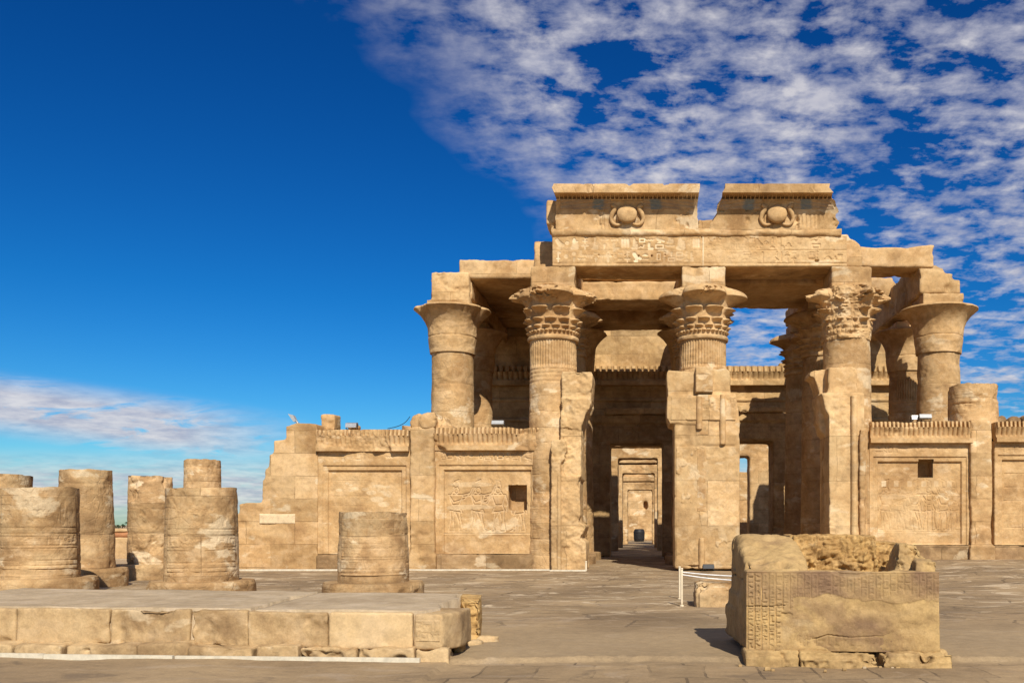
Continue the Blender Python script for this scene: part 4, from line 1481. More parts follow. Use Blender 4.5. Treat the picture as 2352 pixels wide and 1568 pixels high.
def hall_wall():
    d = DW
    doors = [(px(1401.5, d), px(1521, d), pz(1019, d)), (px(1640, d), px(1773.5, d), pz(1014, d))]
    (a0, a1, at_), (b0, b1, bt) = doors
    zc = 8.6
    xs = [-9.3, a0, a1, b0, b1, 13.2]
    w = eroded('hall_wall', [box(xs[0], a0, d, d + 1.6, -.05, zc), box(a1, b0, d, d + 1.6, -.05, zc), box(b1, xs[5], d, d + 1.6, -.05, zc),
                             box(a0 - .1, a1 + .1, d, d + 1.6, at_, zc), box(b0 - .1, b1 + .1, d, d + 1.6, bt, zc),
                             box(xs[0], 2.9, d + .1, d + 1.6, zc - .1, 12.2), box(9.3, xs[5], d + .1, d + 1.6, zc - .1, 11.9), box(2.8, 9.4, d + .1, d + 1.6, zc - .1, 9.25),
                             box(6.55, 9.4, d + .1, d + 1.6, zc, 9.75), box(px(1745, d), px(1765, d), d + .2, d + 1.0, 9.2, 9.48)],
               M_inner, temple, 0.07, 0.02, wear=3, seed=5, chips=0.04)
    w['label'] = 'shaded inner wall with two doorways'
    cornice_strip('cornice', -9.2, 13.1, d, 8.55, 9.52, w, mat=M_inner, pitch=0.30, leaf=0.26, out=0.4, fillet=0.24, urae=0.30, res=0.03, seed=2)
    # broad bands and door frames
    for (zz, y) in ((7.85, 0.08), (6.85, 0.10)):
        tube('moulding', [(-9.2, d - y + .1, zz), (2.0, d - y + .1, zz), (13.1, d - y + .1, zz)], 0.10, M_inner, w, 10, 4)
    for (u0, u1, zt) in doors:
        f = eroded('door_frame', [box(u0 - .95, u0 - .0, d - .28, d + .2, 0, zt + .95), box(u1, u1 + .95, d - .28, d + .2, 0, zt + .95), box(u0 - .1, u1 + .1, d - .28, d + .2, zt, zt + .95),
                                  box(u0 - 1.05, u1 + 1.05, d - .42, d + .2, zt + 1.0, zt + 1.42)], M_inner, w, 0.05, 0.02, wear=4, seed=u0, chips=0.08)
        c = Canvas(u1 - u0 + 1.6, 0.8, 0.03)
        c.register(0.1, c.w - .1, .1, .72, -0.03, 0.0, int(u0 * 7) % 50)
        V, F, at = c.mesh(u0 - .8, d - .3, zt + .08, 0.06)
        add('inscription', V, F, M_inner, f, attrs=at)
        eroded('lintel_roll', [box(u0 - .3, u1 + .5, d - .62, d - .2, zt + 1.42, zt + 1.72)], M_inner, f, 0.04, 0.05, wear=10, seed=u1, chips=0.12)


hall_wall()


def inner_rooms():
    # doorways one behind another along the left axis, open to the sky
    specs = [(59.0, 1419.6, 1510, 1053, 7.6, 0.4), (67.0, 1430, 1503, 1087, 7.2, 0.3), (79.0, 1442, 1498, 1125, 6.5, 0.3)]
    for i, (d, a, b, t, top, fr) in enumerate(specs):
        u0, u1, zt = px(a, d), px(b, d), pz(t, d)
        parts = [box(-9, u0, d, d + 1.4, -.05, top), box(u0 - .1, u1 + .1, d, d + 1.4, zt, top)]
        if i == 0:
            v1 = px(1721, d)
            v0 = v1 - 2.5
            vt = pz(1048, d)
            parts += [box(u1, v0, d, d + 1.4, -.05, top), box(v0 - .1, v1 + .1, d, d + 1.4, vt, top), box(v1, 12.5, d, d + 1.4, -.05, top)]
        elif i == 1:
            parts += [box(u1, 3.0, d, d + 1.4, -.05, top), box(2.9, 12.5, d, d + 1.4, -.05, pz(1083, d))]
        else:
            parts += [box(u1, 1.8, d, d + 1.4, -.05, top)]
        w = eroded('inner_wall', parts, M_wall, temple, 0.09, 0.03, wear=3, seed=20 + i, chips=0.05)
        eroded('door_frame', [box(u0 - .6, u0 - .0, d - .25, d + .1, 0, zt + .6), box(u1, u1 + .6, d - .25, d + .1, 0, zt + .6), box(u0 - .05, u1 + .05, d - .25, d + .1, zt, zt + .6),
                              box(u0 - .75, u1 + .75, d - .38, d + .1, zt + .7, zt + 1.1)], M_wall, w, 0.05, 0.02, wear=4, seed=30 + i, chips=0.06)
    d = 100.0
    hx0, hx1, hz0, hz1 = px(1478, d), px(1488, d), pz(1170, d), pz(1150, d)
    eroded('sanctuary_wall', [box(-9, hx0, d, d + 1.5, -.05, 6.0), box(hx1, 9, d, d + 1.5, -.05, 6.0), box(hx0 - .1, hx1 + .1, d, d + 1.5, -.05, hz0), box(hx0 - .1, hx1 + .1, d, d + 1.5, hz1, 6.0),
                              box(-6, 6, d - .2, d + .1, -.05, .5), box(hx0 - .2, hx1 + .2, d + .9, d + 1.5, 0, 5)], M_wall, temple, 0.12, 0.03, wear=3, seed=40, chips=0.05)


inner_rooms()
b = lathe('stone_basin', px(1468, 92), 92, [(0.0, 0.44), (0.3, 0.52), (0.9, 0.54), (1.12, 0.46), (1.2, 0.38)], M_basalt, None, nt=48, rough=0.02)
tag(b, 'dark rounded stone vessel seen far through the row of doorways', 'vessel')


# ================================================================== FREESTANDING COLUMN STUMPS
def stump(cxp, d, rpx, ytop, yplin, plpx, seed, label, group, taper=1.06, grooves=(), chips=0.05, square=False, mat=None, brk=0.05):
    x = px(cxp, d)
    r = rpx * d / FPX
    zt = pz(ytop, d)
    zp = max(pz(yplin, d - plpx * d / FPX * 0.9), 0.16)
    rp = plpx * d / FPX
    root = empty('column_stump', (x, d, 0), label, 'column', group)
    lathe('shaft', x, d, [(zp - .02, r * taper), (zp + (zt - zp) * .35, r * (taper * .7 + .3)), (zt, r)], mat or M_stump, root, nt=150, dz=0.025, rough=0.013, scale=1.9, seed=seed, chips=chips, top_break=brk,
          grooves=tuple((zp + (zt - zp) * f, dep * .6, wd * .8) for f, dep, wd in grooves))
    if rpx > 60 and cxp > 0:
        # band of worn carving wrapped round the front of the drum
        hb = (zt - zp)
        c = Canvas(r * 2.2, hb * .8, 0.014)
        c.pen = 0.11
        c.register(.05, c.w - .05, c.h * .60, c.h * .92, -0.016, 0.35, int(seed * 3), 0.8)
        c.register(.05, c.w - .05, c.h * .34, c.h * .46, -0.014, 0.2, int(seed * 5), 0.7)
        for q in (.05, .12, .28, .32, .48, .56):
            c.seg(0, c.h * q, c.w, c.h * (q + .004), 0.012, -0.018)
        V, F, atr = c.mesh(0, 0, zp + hb * .1, 0.03, rough=0.010, chips=0.05, seed=seed)
        f = (V[:, 2] - zp) / hb
        rad = np.interp(f, [0, .35, 1], [r * taper, r * (taper * .7 + .3), r]) + 0.012 - V[:, 1]
        ang = -np.pi / 2 + math.atan2(-x, d) * -1.0 * 0 + (V[:, 0] - c.w / 2) / r + math.atan2(x, d) * -1.0
        add('carved_band', np.column_stack([x + rad * np.cos(ang), d + rad * np.sin(ang), V[:, 2]]), F, mat or M_stump, root, attrs=atr)
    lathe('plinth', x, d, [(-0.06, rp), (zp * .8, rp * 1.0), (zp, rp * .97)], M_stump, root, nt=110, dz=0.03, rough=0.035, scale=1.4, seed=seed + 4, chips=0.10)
    return root


GS = 'broken columns standing in the court'
stump(90, 21.2, 79, 1118, 1331, 122, 1.0, 'squat column stump with smooth grey upper drum and banded lower drums', GS, 1.05,
      ((.73, .02, .012), (.50, .03, .02), (.47, .012, .012), (.25, .035, .012), (.16, .03, .025)), chips=0.04)
stump(463, 21.2, 75, 1119, 1338, 117, 2.0, 'pale column stump with a narrower taller column showing behind its top', GS, 1.06,
      ((.52, .018, .010), (.40, .01, .012), (.15, .01, .012)), chips=0.03)
stump(858, 21.2, 76, 1175, 1341, 114, 3.0, 'short column stump with white flaked bands in front of the bare screen wall', GS, 1.05,
      ((.68, .03, .012), (.50, .015, .012), (.44, .015, .012), (.28, .03, .014), (.12, .02, .02)), chips=0.06)
stump(-3, 25.0, 66, 1090, 1325, 95, 4.0, 'cracked column stump cut by the left edge of the photo', GS, 1.04, ((.8, .03, .02), (.5, .03, .02), (.3, .05, .02)), chips=0.1)
stump(198, 25.0, 53, 1077, 1307, 86, 5.0, 'tall slim column stump with dark stained lower half on a high round base', GS, 1.12, ((.85, .02, .02), (.35, .02, .02), (.5, .01, .02)), chips=0.06)
stump(346, 28.6, 45.5, 1093, 1297, 76, 6.0, 'slim column stump with flaking face behind the pale squat one', GS, 1.06, ((.62, .02, .02), (.36, .02, .02), (.3, .02, .02)), chips=0.12)
stump(465, 33.0, 39, 1055, 1290, 60, 7.0, 'farthest slim column, only its top drum rising over the pale stump', GS, 1.05, ((.85, .02, .02), (.92, .02, .02)), chips=0.04)


# ================================================================== LOW PLATFORM
def platform():
    pd = empty('stone_platform', (-5.5, 13.2, 0), 'long low stone platform of big blocks with a worn flat top', 'platform')
    A = np.array([px(0, 11.95), 11.95])               # front line of the blocks, left to right
    Bp = np.array([px(1020, 11.40), 11.40])
    dirv = (Bp - A) / np.linalg.norm(Bp - A)
    nrm = np.array([-0.07, 1.0])              # away from camera

    def at(s, t):
        return A + dirv * s + nrm * t

    def s_of(p):                                       # station of a picture column on the front line
        lo, hi = -8.0, 12.0
        for _ in range(50):
            m = (lo + hi) / 2
            q = at(m, 0)
            if CX + q[0] * FPX / q[1] < p:
                lo = m
            else:
                hi = m
        return lo
    ztop, zlow = 0.555, 0.15
    L = s_of(1022)
    s0 = s_of(-300)
    joints = [s0, s_of(-130), s_of(37), s_of(252), s_of(437), s_of(570), s_of(757), s_of(950), L]
    n = len(joints) - 1
    for i in range(n):
        a, b2 = joints[i] + .006, joints[i + 1] - .006
        off = 0.0 if i < 5 else -0.04
        dep = 0.8
        mt = M_plat
        vox = 0.022
        zt = ztop - (0.004 if i % 2 else 0) + (0 if i < 5 else -0.012)
        if i == n - 2:
            mt, off = M_smooth, -0.06
        parts = [prism_z([tuple(at(a, off)), tuple(at(b2, off)), tuple(at(b2, dep)), tuple(at(a, dep))], zlow - .04, zt)]
        if i == n - 1:
            parts = [prism_z([tuple(at(a, off - .02)), tuple(at(b2 - .02, off - .02)), tuple(at(b2 + .16, .30)), tuple(at(b2 + .22, dep + .15)), tuple(at(a, dep))], zlow - .05, zt)]
        o = eroded('block', parts, mt, pd, vox, 0.006 if mt is M_smooth else 0.014, 2.2, wear=5 if i != n - 1 else 8, seed=i + 1.0, chips=0.015 if mt is M_smooth else 0.05, fine=0.003,
                   wear_lo=0.15 if mt is M_smooth else -0.05)
        if mt is M_smooth:
            o['label'] = 'smooth peach coloured repair block'
        if i == n - 1:
            c = Canvas(b2 - a - .06, zt - zlow - .12, 0.012)
            c.register(0.02, c.w - .02, c.h * .52, c.h * .92, -0.014, 0.5, 3)
            c.register(0.02, c.w - .02, c.h * .08, c.h * .48, -0.014, 0.5, 4)
            V, F, atr = c.mesh(0, 0, zlow + .05, 0.04, rough=0.006)
            st = a + .02 + V[:, 0]
            xy = A[None] + dirv[None] * st[:, None] + nrm[None] * (V[:, 1] + off - .025)[:, None]
            add('inscription', np.column_stack([xy, V[:, 2]]), F, M_plat, o, attrs=atr)
    # flat top of thin worn slabs
    def top(sa, sb, ta, tb, z, seed, jag=0.05):
        ns, nt_ = int((sb - sa) / 0.05), int((tb - ta) / 0.05)
        S, T = np.meshgrid(np.linspace(sa, sb, ns), np.linspace(ta, tb, nt_), indexing='ij')
        fr = (T - ta) / (tb - ta)
        je = fbm(np.stack([S.ravel() * 1.3, np.full(S.size, seed), np.zeros(S.size)], -1), 4).reshape(S.shape)
        T2 = T + je * jag * 2 * sstep(0.8, 1, fr)
        js = fbm(np.stack([T.ravel() * 2.0, np.full(S.size, seed + 9), np.zeros(S.size)], -1), 4).reshape(S.shape)
        fs = (S - sa) / (sb - sa)
        S2 = S + js * jag * 2.5 * sstep(0.93, 1, fs)
        Xw, Yw = A[0] + dirv[0] * S2 + nrm[0] * T2, A[1] + dirv[1] * S2 + nrm[1] * T2
        Pn = np.stack([Xw.ravel(), Yw.ravel(), np.full(S.size, seed)], -1)
        Z = z + 0.012 * fbm(Pn * 0.8, 4).reshape(S.shape) + 0.004 * fbm(Pn * 5, 2).reshape(S.shape)
        bd = np.zeros_like(S, bool)
        bd[0], bd[-1], bd[:, 0], bd[:, -1] = True, True, True, True
        Z[bd] = -0.05
        V = np.stack([Xw.ravel(), Yw.ravel(), Z.ravel()], -1)
        return add('top_slab', V, grid_faces(ns, nt_), M_slab, pd)
    top(s0, s_of(570) + .01, 0.03, 3.25, ztop + .012, 1.0)
    top(s_of(570) + .02, L - .12, 0.0, 3.05, ztop + .004, 2.0)
    # broken block at the far right corner
    e = at(L, 0)
    q = lambda a, b2: (px(a, b2), b2)
    eroded('block', [prism_z([q(1058, 13.2), q(1104, 13.2), q(1108, 14.3), q(1060, 14.5)], 0.0, 0.56, 0.06), prism_z([q(1045, 12.6), q(1072, 12.7), q(1085, 13.4), q(1045, 13.4)], 0.0, 0.40, 0.1)],
           M_rough, pd, 0.018, 0.03, 2.4, wear=6, seed=12, chips=0.08, crag=0.04)
    eroded('block', [prism_z([q(1040, 12.0), q(1062, 12.0), q(1075, 12.9), q(1040, 13.0)], 0.0, 0.30, 0.1)], M_rough, pd, 0.02, 0.04, 2.4, wear=10, seed=14, chips=0.1)
    # base course below
    sj = [s_of(v) for v in (-300, -60, 60, 172, 335, 450, 600, 700, 830, 960, 1035)]
    for i in range(len(sj) - 1):
        f = -0.30 + 0.10 * (i / 9.0) + 0.03 * math.sin(i * 2.1)
        eroded('base_stone', [prism_z([tuple(at(sj[i] + .008, f)), tuple(at(sj[i + 1] - .008, f + 0.02 * math.sin(i * 5))), tuple(at(sj[i + 1] - .008, .4)), tuple(at(sj[i] + .008, .4))], -0.08, zlow + 0.015 * math.sin(i * 3.3))],
               M_plat, pd, 0.02, 0.03, 2.6, wear=12, seed=30 + i, chips=0.12)
    return at, s_of


PAT, PS = platform()


# white strips at the foot of the platform and along the temple front
def strip(name, p0, p1, w, h, label, group):
    p0, p1 = np.array(p0), np.array(p1)
    dv = (p1 - p0) / np.linalg.norm(p1 - p0)
    nr = np.array([-dv[1], dv[0]]) * w
    V, F = prism_z([tuple(p0), tuple(p1), tuple(p1 + nr), tuple(p0 + nr)], -0.02, h)
    o = add(name, V, F, M_white, None, smooth=False)
    return tag(o, label, 'strip', group)


GW = 'white floor strips'
strip('floor_strip', PAT(PS(-300), -.36), PAT(PS(136), -.36), 0.05, 0.045, 'white floor strip at the platform foot, end nearest the left edge', GW)
strip('floor_strip', PAT(PS(141), -.40), PAT(PS(425), -.37), 0.05, 0.045, 'middle length of white floor strip below the long platform', GW)
strip('floor_strip', PAT(PS(430), -.36), PAT(PS(972), -.27), 0.05, 0.042, 'longest white floor strip ending near the platform right corner', GW)
strip('floor_strip', (px(545, 33.4), 33.40), (px(1262, 33.4), 33.40), 0.12, 0.05, 'white floor strip along the foot of the left screen walls', GW)
strip('floor_strip', (px(1262, 32.9), 32.95), (px(1346, 32.9), 32.95), 0.10, 0.05, 'short white floor strip in front of the left door jamb', GW)


# ================================================================== ALTAR
def altar():
    al = empty('stone_altar', (2.2, 12.1, 0), 'massive broken stone trough carved with columns of hieroglyphs on its front', 'altar')
    A = np.array([px(1713, 11.36), 11.36])
    Bp = np.array([px(2160, 11.12), 11.12])
    W = np.linalg.norm(Bp - A)
    dv = (Bp - A) / W
    nr = np.array([-0.005, 1.0])
    at = lambda s, t: tuple(A + dv * s + nr * t)
    z0, zr = 0.10, 1.05
    Dp = 1.95

    def pr(pts, za, zb, tp=0.0):
        return prism_z([at(*p) for p in pts], za, zb, tp)

    def sect(s0, s1, prof):
        """profile in (t, z) pushed along the front from s0 to s1"""
        n = len(prof)
        V, F = [], []
        for s in (s0, s1):
            for t, z in prof:
                x, y = at(s, t)
                V.append((x, y, z))
        F = [tuple(range(n)), tuple(range(2 * n - 1, n - 1, -1))]
        for i in range(n):
            j = (i + 1) % n
            F.append((i, i + n, j + n, j))
        return V, F
    body = eroded('body', [pr([(0, 0.02), (W, 0.02), (W, Dp), (0, Dp)], z0, 0.92), pr([(0, 0.02), (W, 0.02), (W, 0.30), (0, 0.30)], 0.8, zr),
                           pr([(-.01, 0.6), (.1, 0.6), (.1, Dp), (-.04, Dp)], z0, 0.70), pr([(-.03, 1.0), (.1, 1.0), (.1, Dp + .02), (-.09, Dp + .02)], z0, 0.5)],
                  M_altar, al, 0.02, 0.012, 2.2, wear=4, seed=1, chips=0.03, fine=0.003)
    # left end: heavy sloping block
    eroded('end_block', [sect(.04, 0.66, [(0.05, 0.9), (0.05, zr - .01), (0.16, zr + .04), (0.75, 1.30), (1.1, 1.44), (Dp - .1, 1.45), (Dp, 1.2), (Dp, 0.9)]),
                         sect(.0, 0.2, [(0.25, 0.9), (0.3, zr + .06), (0.85, 1.30), (1.15, 1.40), (Dp - .1, 1.40), (Dp, 0.9)]),
                         sect(0.5, 0.78, [(0.12, 0.85), (0.22, zr + .02), (0.85, 1.30), (1.2, 1.43), (Dp - .2, 1.43), (Dp - .1, 0.85)])],
           M_altar, al, 0.018, 0.03, 2.0, wear=14, seed=2, chips=0.09, fine=0.004, wear_lo=-0.3)
    # back wall, rough broken inner face
    eroded('back_wall', [sect(0.70, 1.78, [(1.12, 0.85), (1.12, 1.20), (1.20, 1.44), (Dp - .1, 1.45), (Dp - .05, 0.85)]),
                         sect(1.75, W - .15, [(1.15, 0.85), (1.2, 1.15), (1.32, 1.36), (Dp - .15, 1.37), (Dp - .1, 0.85)]),
                         sect(0.72, 1.0, [(1.0, 0.85), (1.02, 1.3), (1.12, 1.43), (1.6, 1.43), (1.7, 0.85)])],
           M_rough, al, 0.014, 0.03, 3.0, wear=3, seed=3, chips=0.03, chip_scale=9.0, fine=0.005, crag=0.075)
    # pointed fragment at the right end
    eroded('end_fragment', [pr([(W - .43, .25), (W - .02, .2), (W + .0, 1.2), (W - .40, 1.1)], 0.9, 1.34, 0.55), pr([(W - .25, .1), (W, .06), (W, .6), (W - .2, .6)], 0.95, 1.16, 0.15),
                            pr([(W - .42, .3), (W - .2, .3), (W - .2, .8), (W - .4, .8)], 1.0, 1.36, 0.62)],
           M_altar, al, 0.014, 0.025, 5, wear=2, seed=4, chips=0.08, chip_scale=5, fine=0.006, crag=0.03)
    # rough foot
    for i, (a, b2, f) in enumerate(((-.02, .60, -.08), (.605, 1.52, -.13), (1.53, W + .10, -.16))):
        m = (a + b2) / 2
        eroded('foot_stone', [pr([(a, f), (m, f - .03), (b2, f + .01), (b2, 0.5), (a, .5)], -0.1, 0.112), pr([(a, f - .05), (m, f - .09), (b2, f - .03), (b2, 0.3), (a, .3)], -0.1, 0.045)],
               M_altar, al, 0.016, 0.035, 3.5, wear=14, seed=10 + i, chips=0.10, chip_scale=3.2)
    # carved front: columns of signs above, worn away below
    h = zr - z0
    c = Canvas(W - .012, h - .01, 0.007)
    rnd = random.Random(12)
    cw = 0.082
    nC = int(c.w / cw)
    for i in range(nC + 1):
        u = i * cw + .015
        low = 0.55 if 0.18 * 0 < i else .5
        lo = 0.02 if i < 5 else (h * .52 if i < 9 else h * (.70 - .04 * math.sin(i * .8)))
        if not (3.6 < i - 7 < 4.6):
            c.seg(u, lo, u, h - .05, 0.008, -0.02)
        v = h - .06
        while v > lo + .05:
            gh = rnd.uniform(.035, .075)
            c.glyph(u + .012, v - gh, cw - .024, gh, -0.015, 0.0, rnd)
            v -= gh * 1.08
    c.seg(0, h - .035, c.w, h - .035, 0.008, -0.01)
    # worn lower register
    for i in range(20):
        c.glyph(0.5 + i * .085, .06, .07, .13, -0.010, 0.0, rnd)
    for k, (a, b2, zz) in enumerate(((1.28, 1.95, .36), (1.3, 1.93, .30), (1.35, 1.9, .25), (1.3, 1.95, .41))):
        c.line([(a, zz), ((a + b2) / 2, zz + .02), (b2, zz - .01)], 0.02, -0.022)
    c.line([(.75, .13), (.95, .20), (1.2, .17), (1.5, .19), (1.9, .15), (2.2, .16)], 0.008, -0.035)
    c.line([(0.0, h * .55), (.26, h * .55), (.45, h * .57)], 0.006, -0.03)
    c.line([(1.0, h - .01), (1.1, h - .05), (1.3, h - .06), (1.42, h - .02)], 0.02, -0.03, 0.6)
    # dark weathered skin still covers the upper band; fallen away below
    U, V2 = np.meshgrid(c.u, c.v, indexing='ij')
    nn = fbm(np.stack([U.ravel() * 2.4, V2.ravel() * 2.4, np.zeros(U.size)], -1), 5, 0.55).reshape(U.shape)
    lim = np.where(U < .40, -1, h * .66 + .10 * nn - np.where((U > .5) & (U < .75), 0.0, 0))
    lim = np.where((U > .40) & (U < .55), h * .42 + .08 * nn, lim)
    skin = sstep(-0.012, 0.012, V2 - lim)
    c.H = c.H * np.where(V2 < .22, np.maximum(skin, .8), skin) - 0.02 * (1 - skin) + 0.006 * nn
    lowd = (1 - sstep(.10, .34, V2 + .08 * nn)) * sstep(.25, .6, U)
    c.Gm = np.clip(0.75 * skin * sstep(h * .4, h * .75, V2) * (0.75 + .5 * nn) + 0.75 * lowd * (0.8 + nn) + 0.85 * np.exp(-((U - 1.6) / .38) ** 4) * np.exp(-((V2 - .33) / .10) ** 2) * (0.8 + nn), 0, 0.85)
    V, F, atr = c.mesh(0, 0, z0, 0.03, rough=0.006, seed=0)
    xy = np.stack([A[0] + dv[0] * (V[:, 0] + .006) + nr[0] * (V[:, 1]), A[1] + dv[1] * (V[:, 0] + .006) + nr[1] * (V[:, 1])], -1)
    V = np.column_stack([xy, V[:, 2]])
    add('inscribed_face', V, F, M_altar, al, attrs=atr)
    # pebbles round its foot
    k = 0
    for (p, d) in ((1700, 11.15), (1762, 10.85), (1775, 10.8), (2050, 10.95), (2062, 10.93), (2078, 10.97), (2022, 11.0), (1985, 11.0), (1940, 10.85), (2105, 11.05), (2118, 11.1), (2135, 11.1), (2150, 11.05), (1895, 10.75)):
        k += 1
        r = random.Random(k)
        s = r.uniform(0.016, 0.036)
        x = px(p, d)
        o = eroded('pebble', [box(x - s, x + s * r.uniform(.7, 1.3), d - s * .7, d + s * .7, -0.06, -0.05 + s * 1.1)], M_altar if k % 4 else M_slab, None, s * .16, s * .25, 14, wear=10, wear_lo=-1.0, seed=k, fine=0)
        tag(o, 'small loose pebble on the paving at the foot of the carved trough', 'pebble', 'pebbles at the foot of the trough')


altar()


# ================================================================== SMALL THINGS
def small_things():
    # loose block behind the altar
    d = 18.6
    o = eroded('stone_block', [prism_y([(px(1598, d), -0.05), (px(1598, d), pz(1340, d)), (px(1614, d), pz(1336, d)), (px(1735, d), pz(1335, d)), (px(1735, d), -0.05)], d, d + 1.0),
                               prism_y([(px(1606, d), -0.05), (px(1606, d), pz(1350, d)), (px(1730, d), pz(1350, d)), (px(1730, d), -0.05)], d - .06, d + .9)],
               M_stump, None, 0.025, 0.03, 2.2, wear=8, seed=3, chips=0.12)
    tag(o, 'low loose stone block lying behind the roped posts', 'stone block')
    for k, (p, d2, w2, h2, lab) in enumerate(((1118, 13.0, .16, .09, 'curved broken kerb fragment lying off the platform corner'), (1092, 12.75, .10, .06, 'small flat stone chip between the platform corner and the kerb fragment'))):
        x = px(p, d2)
        o = eroded('stone_fragment', [prism_z([(x - w2, d2 - .12), (x + w2, d2 + .02), (x + w2 * 1.1, d2 + .16), (x - w2 * .8, d2 + .08)], -0.05, h2, 0.15)], M_plat, None, 0.016, 0.02, 4, wear=8, seed=k + 5, chips=0.05)
        tag(o, lab, 'stone')
    # rope barrier
    G = 'cream barrier posts'
    for (p, d2, yt, lab) in ((1561, 20.6, 1302, 'thin cream barrier post, the farther of the close pair'), (1566, 18.9, 1306, 'thin cream barrier post nearest the loose stone block')):
        x = px(p, d2)
        zt = pz(yt, d2)
        root = empty('barrier_post', (x, d2, 0), lab, 'post', G)
        tube('pole', [(x, d2, 0.0), (x, d2, zt * .5), (x, d2, zt)], 0.022, M_post, root, 10, 4)
        tube('cap', [(x, d2, zt - .01), (x, d2, zt + .02)], [0.028, 0.024], M_post, root, 10, 2)
        lathe('foot', x, d2, [(-.02, 0.04), (0.01, 0.038), (0.02, 0.025)], M_post, root, nt=20, dz=.02, rough=0.0)
    x = px(1346, 33.0)
    root = empty('barrier_post', (x, 33.0, 0), 'short cream post at the foot of the left door jamb', 'post', G)
    tube('pole', [(x, 33.0, 0.0), (x, 33.0, .2), (x, 33.0, pz(1289, 33))], 0.035, M_post, root, 10, 4)
    tube('cap', [(x, 33.0, pz(1289, 33) - .01), (x, 33.0, pz(1289, 33) + .02)], 0.04, M_post, root, 10, 2)
    # ropes run right, behind the altar, to a hidden post
    xa, da = px(1566, 18.9), 18.9
    xb, db = px(1850, 18.2), 18.2
    rp = empty('rope', (xa, da, 0.6), 'two slack white ropes strung from the cream post towards the carved trough', 'rope')
    for ya, yb, sag in ((1313, 1318, 0.06), (1319, 1330, 0.07)):
        za, zb = pz(ya, da), pz(yb, db)
        pts = [(xa + (xb - xa) * t, da + (db - da) * t, za + (zb - za) * t - sag * 4 * t * (1 - t)) for t in np.linspace(0, 1, 7)]
        tube('strand', pts, 0.011, M_rope, rp, 8, 5)
    x = px(1850, 18.2)
    root = empty('barrier_post', (x, 18.2, 0), 'cream post behind the carved trough holding the rope ends', 'post', G)
    tube('pole', [(x, 18.2, 0.0), (x, 18.2, .4), (x, 18.2, 0.72)], 0.022, M_post, root, 10, 4)

    # floodlights
    def flood(p, d, z, w, tilt, lab, mat=M_lampg, lens=M_lampw, stone_bit=False):
        x = px(p, d)
        root = empty('floodlight', (x, d, z), lab, 'floodlight', 'floodlights aimed at the temple')
        c, s = math.cos(tilt), math.sin(tilt)
        def rot(V):
            V = np.array(V, float) - (x, d, z + .14)
            y, zz = V[:, 1] * c - V[:, 2] * s, V[:, 1] * s + V[:, 2] * c
            return np.column_stack([V[:, 0], y, zz]) + (x, d, z + .14)
        V, F = join([prism_x([(d - .16, z + .08), (d - .10, z + .22), (d + .12, z + .22), (d + .18, z + .08)], x - w / 2, x + w / 2)])
        add('housing', rot(V), F, mat, root, smooth=False)
        V, F = join([box(x - w / 2 + .03, x + w / 2 - .03, d - .12, d + .14, z + .065, z + .078)])
        add('glass', rot(V), F, lens, root, smooth=False)
        V, F = join([box(x - w / 2 - .02, x - w / 2 - .003, d - .02, d + .03, z, z + .18), box(x + w / 2 + .003, x + w / 2 + .02, d - .02, d + .03, z, z + .18), box(x - w / 2 - .02, x + w / 2 + .02, d - .02, d + .03, z - .012, z)])
        add('bracket', V, F, M_black, root, smooth=False)
    flood(808, 34.2, pz(985, 34.1) + .01, 0.38, 0.2, 'grey floodlight on top of the bare screen wall cornice')
    flood(1144, 34.2, pz(981, 34.1) + .01, 0.42, -0.15, 'pale floodlight on the screen wall beside the second column', M_lampw)
    flood(2104, 34.3, pz(967, 34.1) + .01, 0.36, 0.1, 'left one of two lamps on the cobra cornice over the dark hole', M_lampw)
    flood(2124, 34.1, pz(967, 34.1) + .01, 0.42, -0.1, 'right one of two lamps on the cobra cornice over the dark hole', M_lampw)
    flood(1627, 32.4, pz(1310, 32.4), 0.36, 0.0, 'black floodlight on the ground in front of the middle pier', M_black, M_black)
    # stone left lying on the floodlit cornice
    o = eroded('loose_stone', [prism_y([(px(797, 34.6), pz(985, 34.6)), (px(802, 34.6), pz(976, 34.6)), (px(812, 34.6), pz(971, 34.6)), (px(822, 34.6), pz(977, 34.6)), (px(822, 34.6), pz(985, 34.6))], 34.5, 35.0)],
               M_wall, None, 0.03, 0.03, 3, wear=6, seed=2)
    tag(o, 'small loose stone on the bare screen wall behind its floodlight', 'stone')
    # tilted lamp on the stepped wall
    d = 34.6
    root = empty('lamp', (px(684, d), d, pz(968, d)), 'small tilted lamp sticking up from the top of the stepped wall', 'lamp')
    tube('arm', [(px(685, d), d, pz(973, d)), (px(681, d), d, pz(967, d)), (px(677, d), d, pz(961, d))], 0.035, M_lampg, root, 8, 3)
    x, z = px(674, d), pz(961, d)
    V = np.array([(-.16, 0, .16), (.02, 0, .12), (.13, 0, -.10), (.04, 0, -.12)])
    V = np.vstack([V + (x, d - .12, z), V * .9 + (x, d + .12, z)])
    add('head', V, [(0, 1, 2, 3), (7, 6, 5, 4), (0, 4, 5, 1), (1, 5, 6, 2), (2, 6, 7, 3), (3, 7, 4, 0)], M_lampw, root, smooth=False)
    # hanging cable
    d = 34.7
    o = tube('cable', [(px(942, d), d, pz(956, d)), (px(930, d), d, pz(970, d)), (px(912, d), d, pz(979, d)), (px(890, d), d, pz(984, d))], 0.012, M_black, None, 6, 6)
    tag(o, 'thin dark cable sagging from the broken pilaster to the cornice', 'cable')
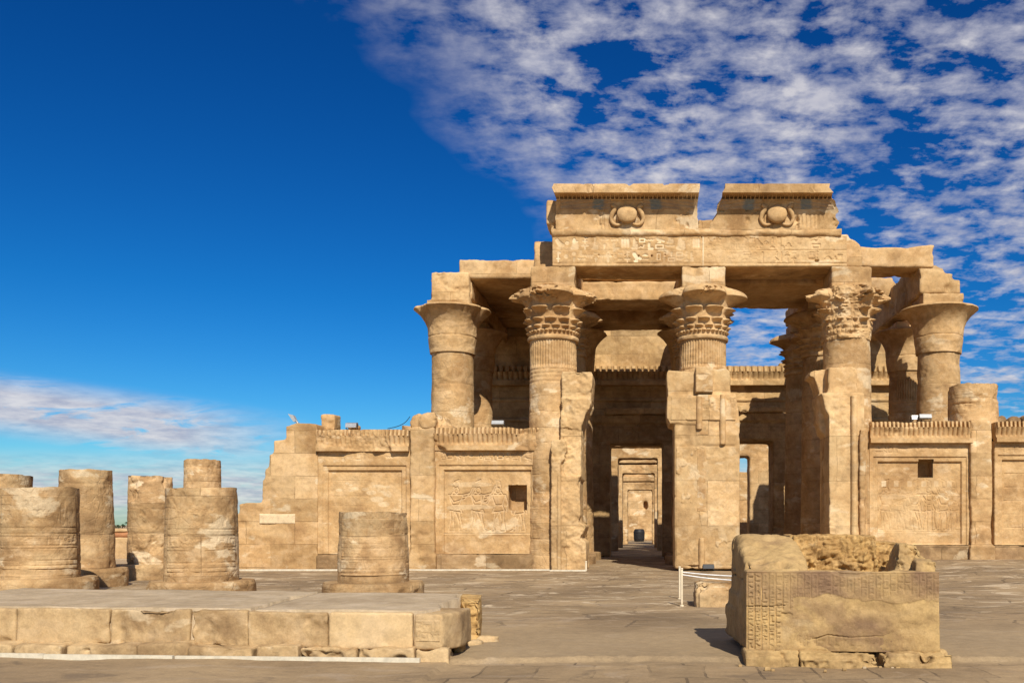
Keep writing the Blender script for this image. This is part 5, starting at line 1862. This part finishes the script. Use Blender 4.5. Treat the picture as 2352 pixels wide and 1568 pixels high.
    # rubble on the far right wall
    for k, (a, b2, t) in enumerate(((2290, 2318, 951), (2314, 2352, 955), (2348, 2390, 948))):
        d = 36.2
        o = eroded('rubble_stone', [prism_y([(px(a, d), pz(985, d)), (px(a + 3, d), pz(t + 8, d)), (px((a + b2) / 2, d), pz(t, d)), (px(b2 - 3, d), pz(t + 7, d)), (px(b2, d), pz(985, d))], d, d + .9)],
                   M_plinth, None, 0.05, 0.05, 2, wear=8, seed=k + 3, chips=0.1)
        tag(o, ['rounded rubble stone beside the broken drum on the right wall', 'flat rubble stone on the right wall next to the picture edge', 'rubble stone on the right wall top mostly cut by the edge'][k], 'stone', 'rubble on the right wall')


small_things()


# ================================================================== FAR BOUNDARY WALL AND PALMS
def far_things():
    w = empty('boundary_wall', (-30, 45.2, 0), 'plain tan boundary wall with a reddish band seen between two stumps', 'wall')
    d = 45.0
    zt = pz(1213, d)
    eroded('wall', [box(-52, -21.5, d, d + .8, -.1, pz(1233, d))], M_mud, w, 0.09, 0.05, wear=5, seed=2)
    eroded('band', [box(-52, -21.5, d + .05, d + .75, pz(1233, d) - .02, pz(1221, d))], M_mudred, w, 0.07, 0.03, wear=5, seed=3)
    eroded('coping', [box(-52, -21.5, d - .02, d + .8, pz(1221, d) - .02, zt)], M_mud, w, 0.06, 0.05, wear=8, seed=4)
    eroded('footing', [box(-52, -21.5, d - .9, d + .1, -.1, pz(1283, d) + .02)], M_slab, w, 0.09, 0.05, wear=8, seed=5)
    # palms on the skyline
    rnd = random.Random(4)
    labs = ['leftmost palm on the skyline between two column stumps', 'low bushy palm beside the leftmost palm on the skyline', 'middle palm on the skyline with drooping fronds', 'tallest thin palm on the skyline near the slim flaking stump', 'small rightmost palm on the skyline by the slim stump']
    for i, (p, d, top, rw) in enumerate(((262, 330, 1203, 5), (271, 320, 1203, 6), (281, 330, 1201, 6), (292, 310, 1196, 5), (301, 340, 1203, 5))):
        x = px(p, d)
        zt = pz(top, d)
        r = rw * d / FPX * 1.25
        root = empty('palm_tree', (x, d, 0), labs[i], 'palm', 'palms on the skyline')
        tube('trunk', [(x, d, 0), (x + .1, d, zt * .5), (x, d, zt - r * .5)], [0.25, 0.2, 0.18], M_trunk, root, 8, 4)
        V, F = [], []
        for k in range(26):
            a, e = rnd.uniform(0, 6.28), rnd.uniform(-.5, 1.2)
            n0 = len(V)
            for j in range(7):
                t = j / 6
                rr = r * (t * math.cos(e) + .1 * t)
                zz = zt - r * .6 + r * (math.sin(e) * t + .35 * t - .95 * t * t)
                ww = r * .16 * math.sin(math.pi * (0.12 + .86 * t))
                cx_, cy_ = x + rr * math.cos(a), d + rr * math.sin(a)
                V += [(cx_ - ww * math.sin(a), cy_ + ww * math.cos(a), zz - ww * .5), (cx_, cy_, zz), (cx_ + ww * math.sin(a), cy_ - ww * math.cos(a), zz - ww * .5)]
            for j in range(6):
                b0 = n0 + j * 3
                F += [(b0, b0 + 1, b0 + 4, b0 + 3), (b0 + 1, b0 + 2, b0 + 5, b0 + 4)]
        add('crown', V, F, M_leaf, root, smooth=False)


far_things()
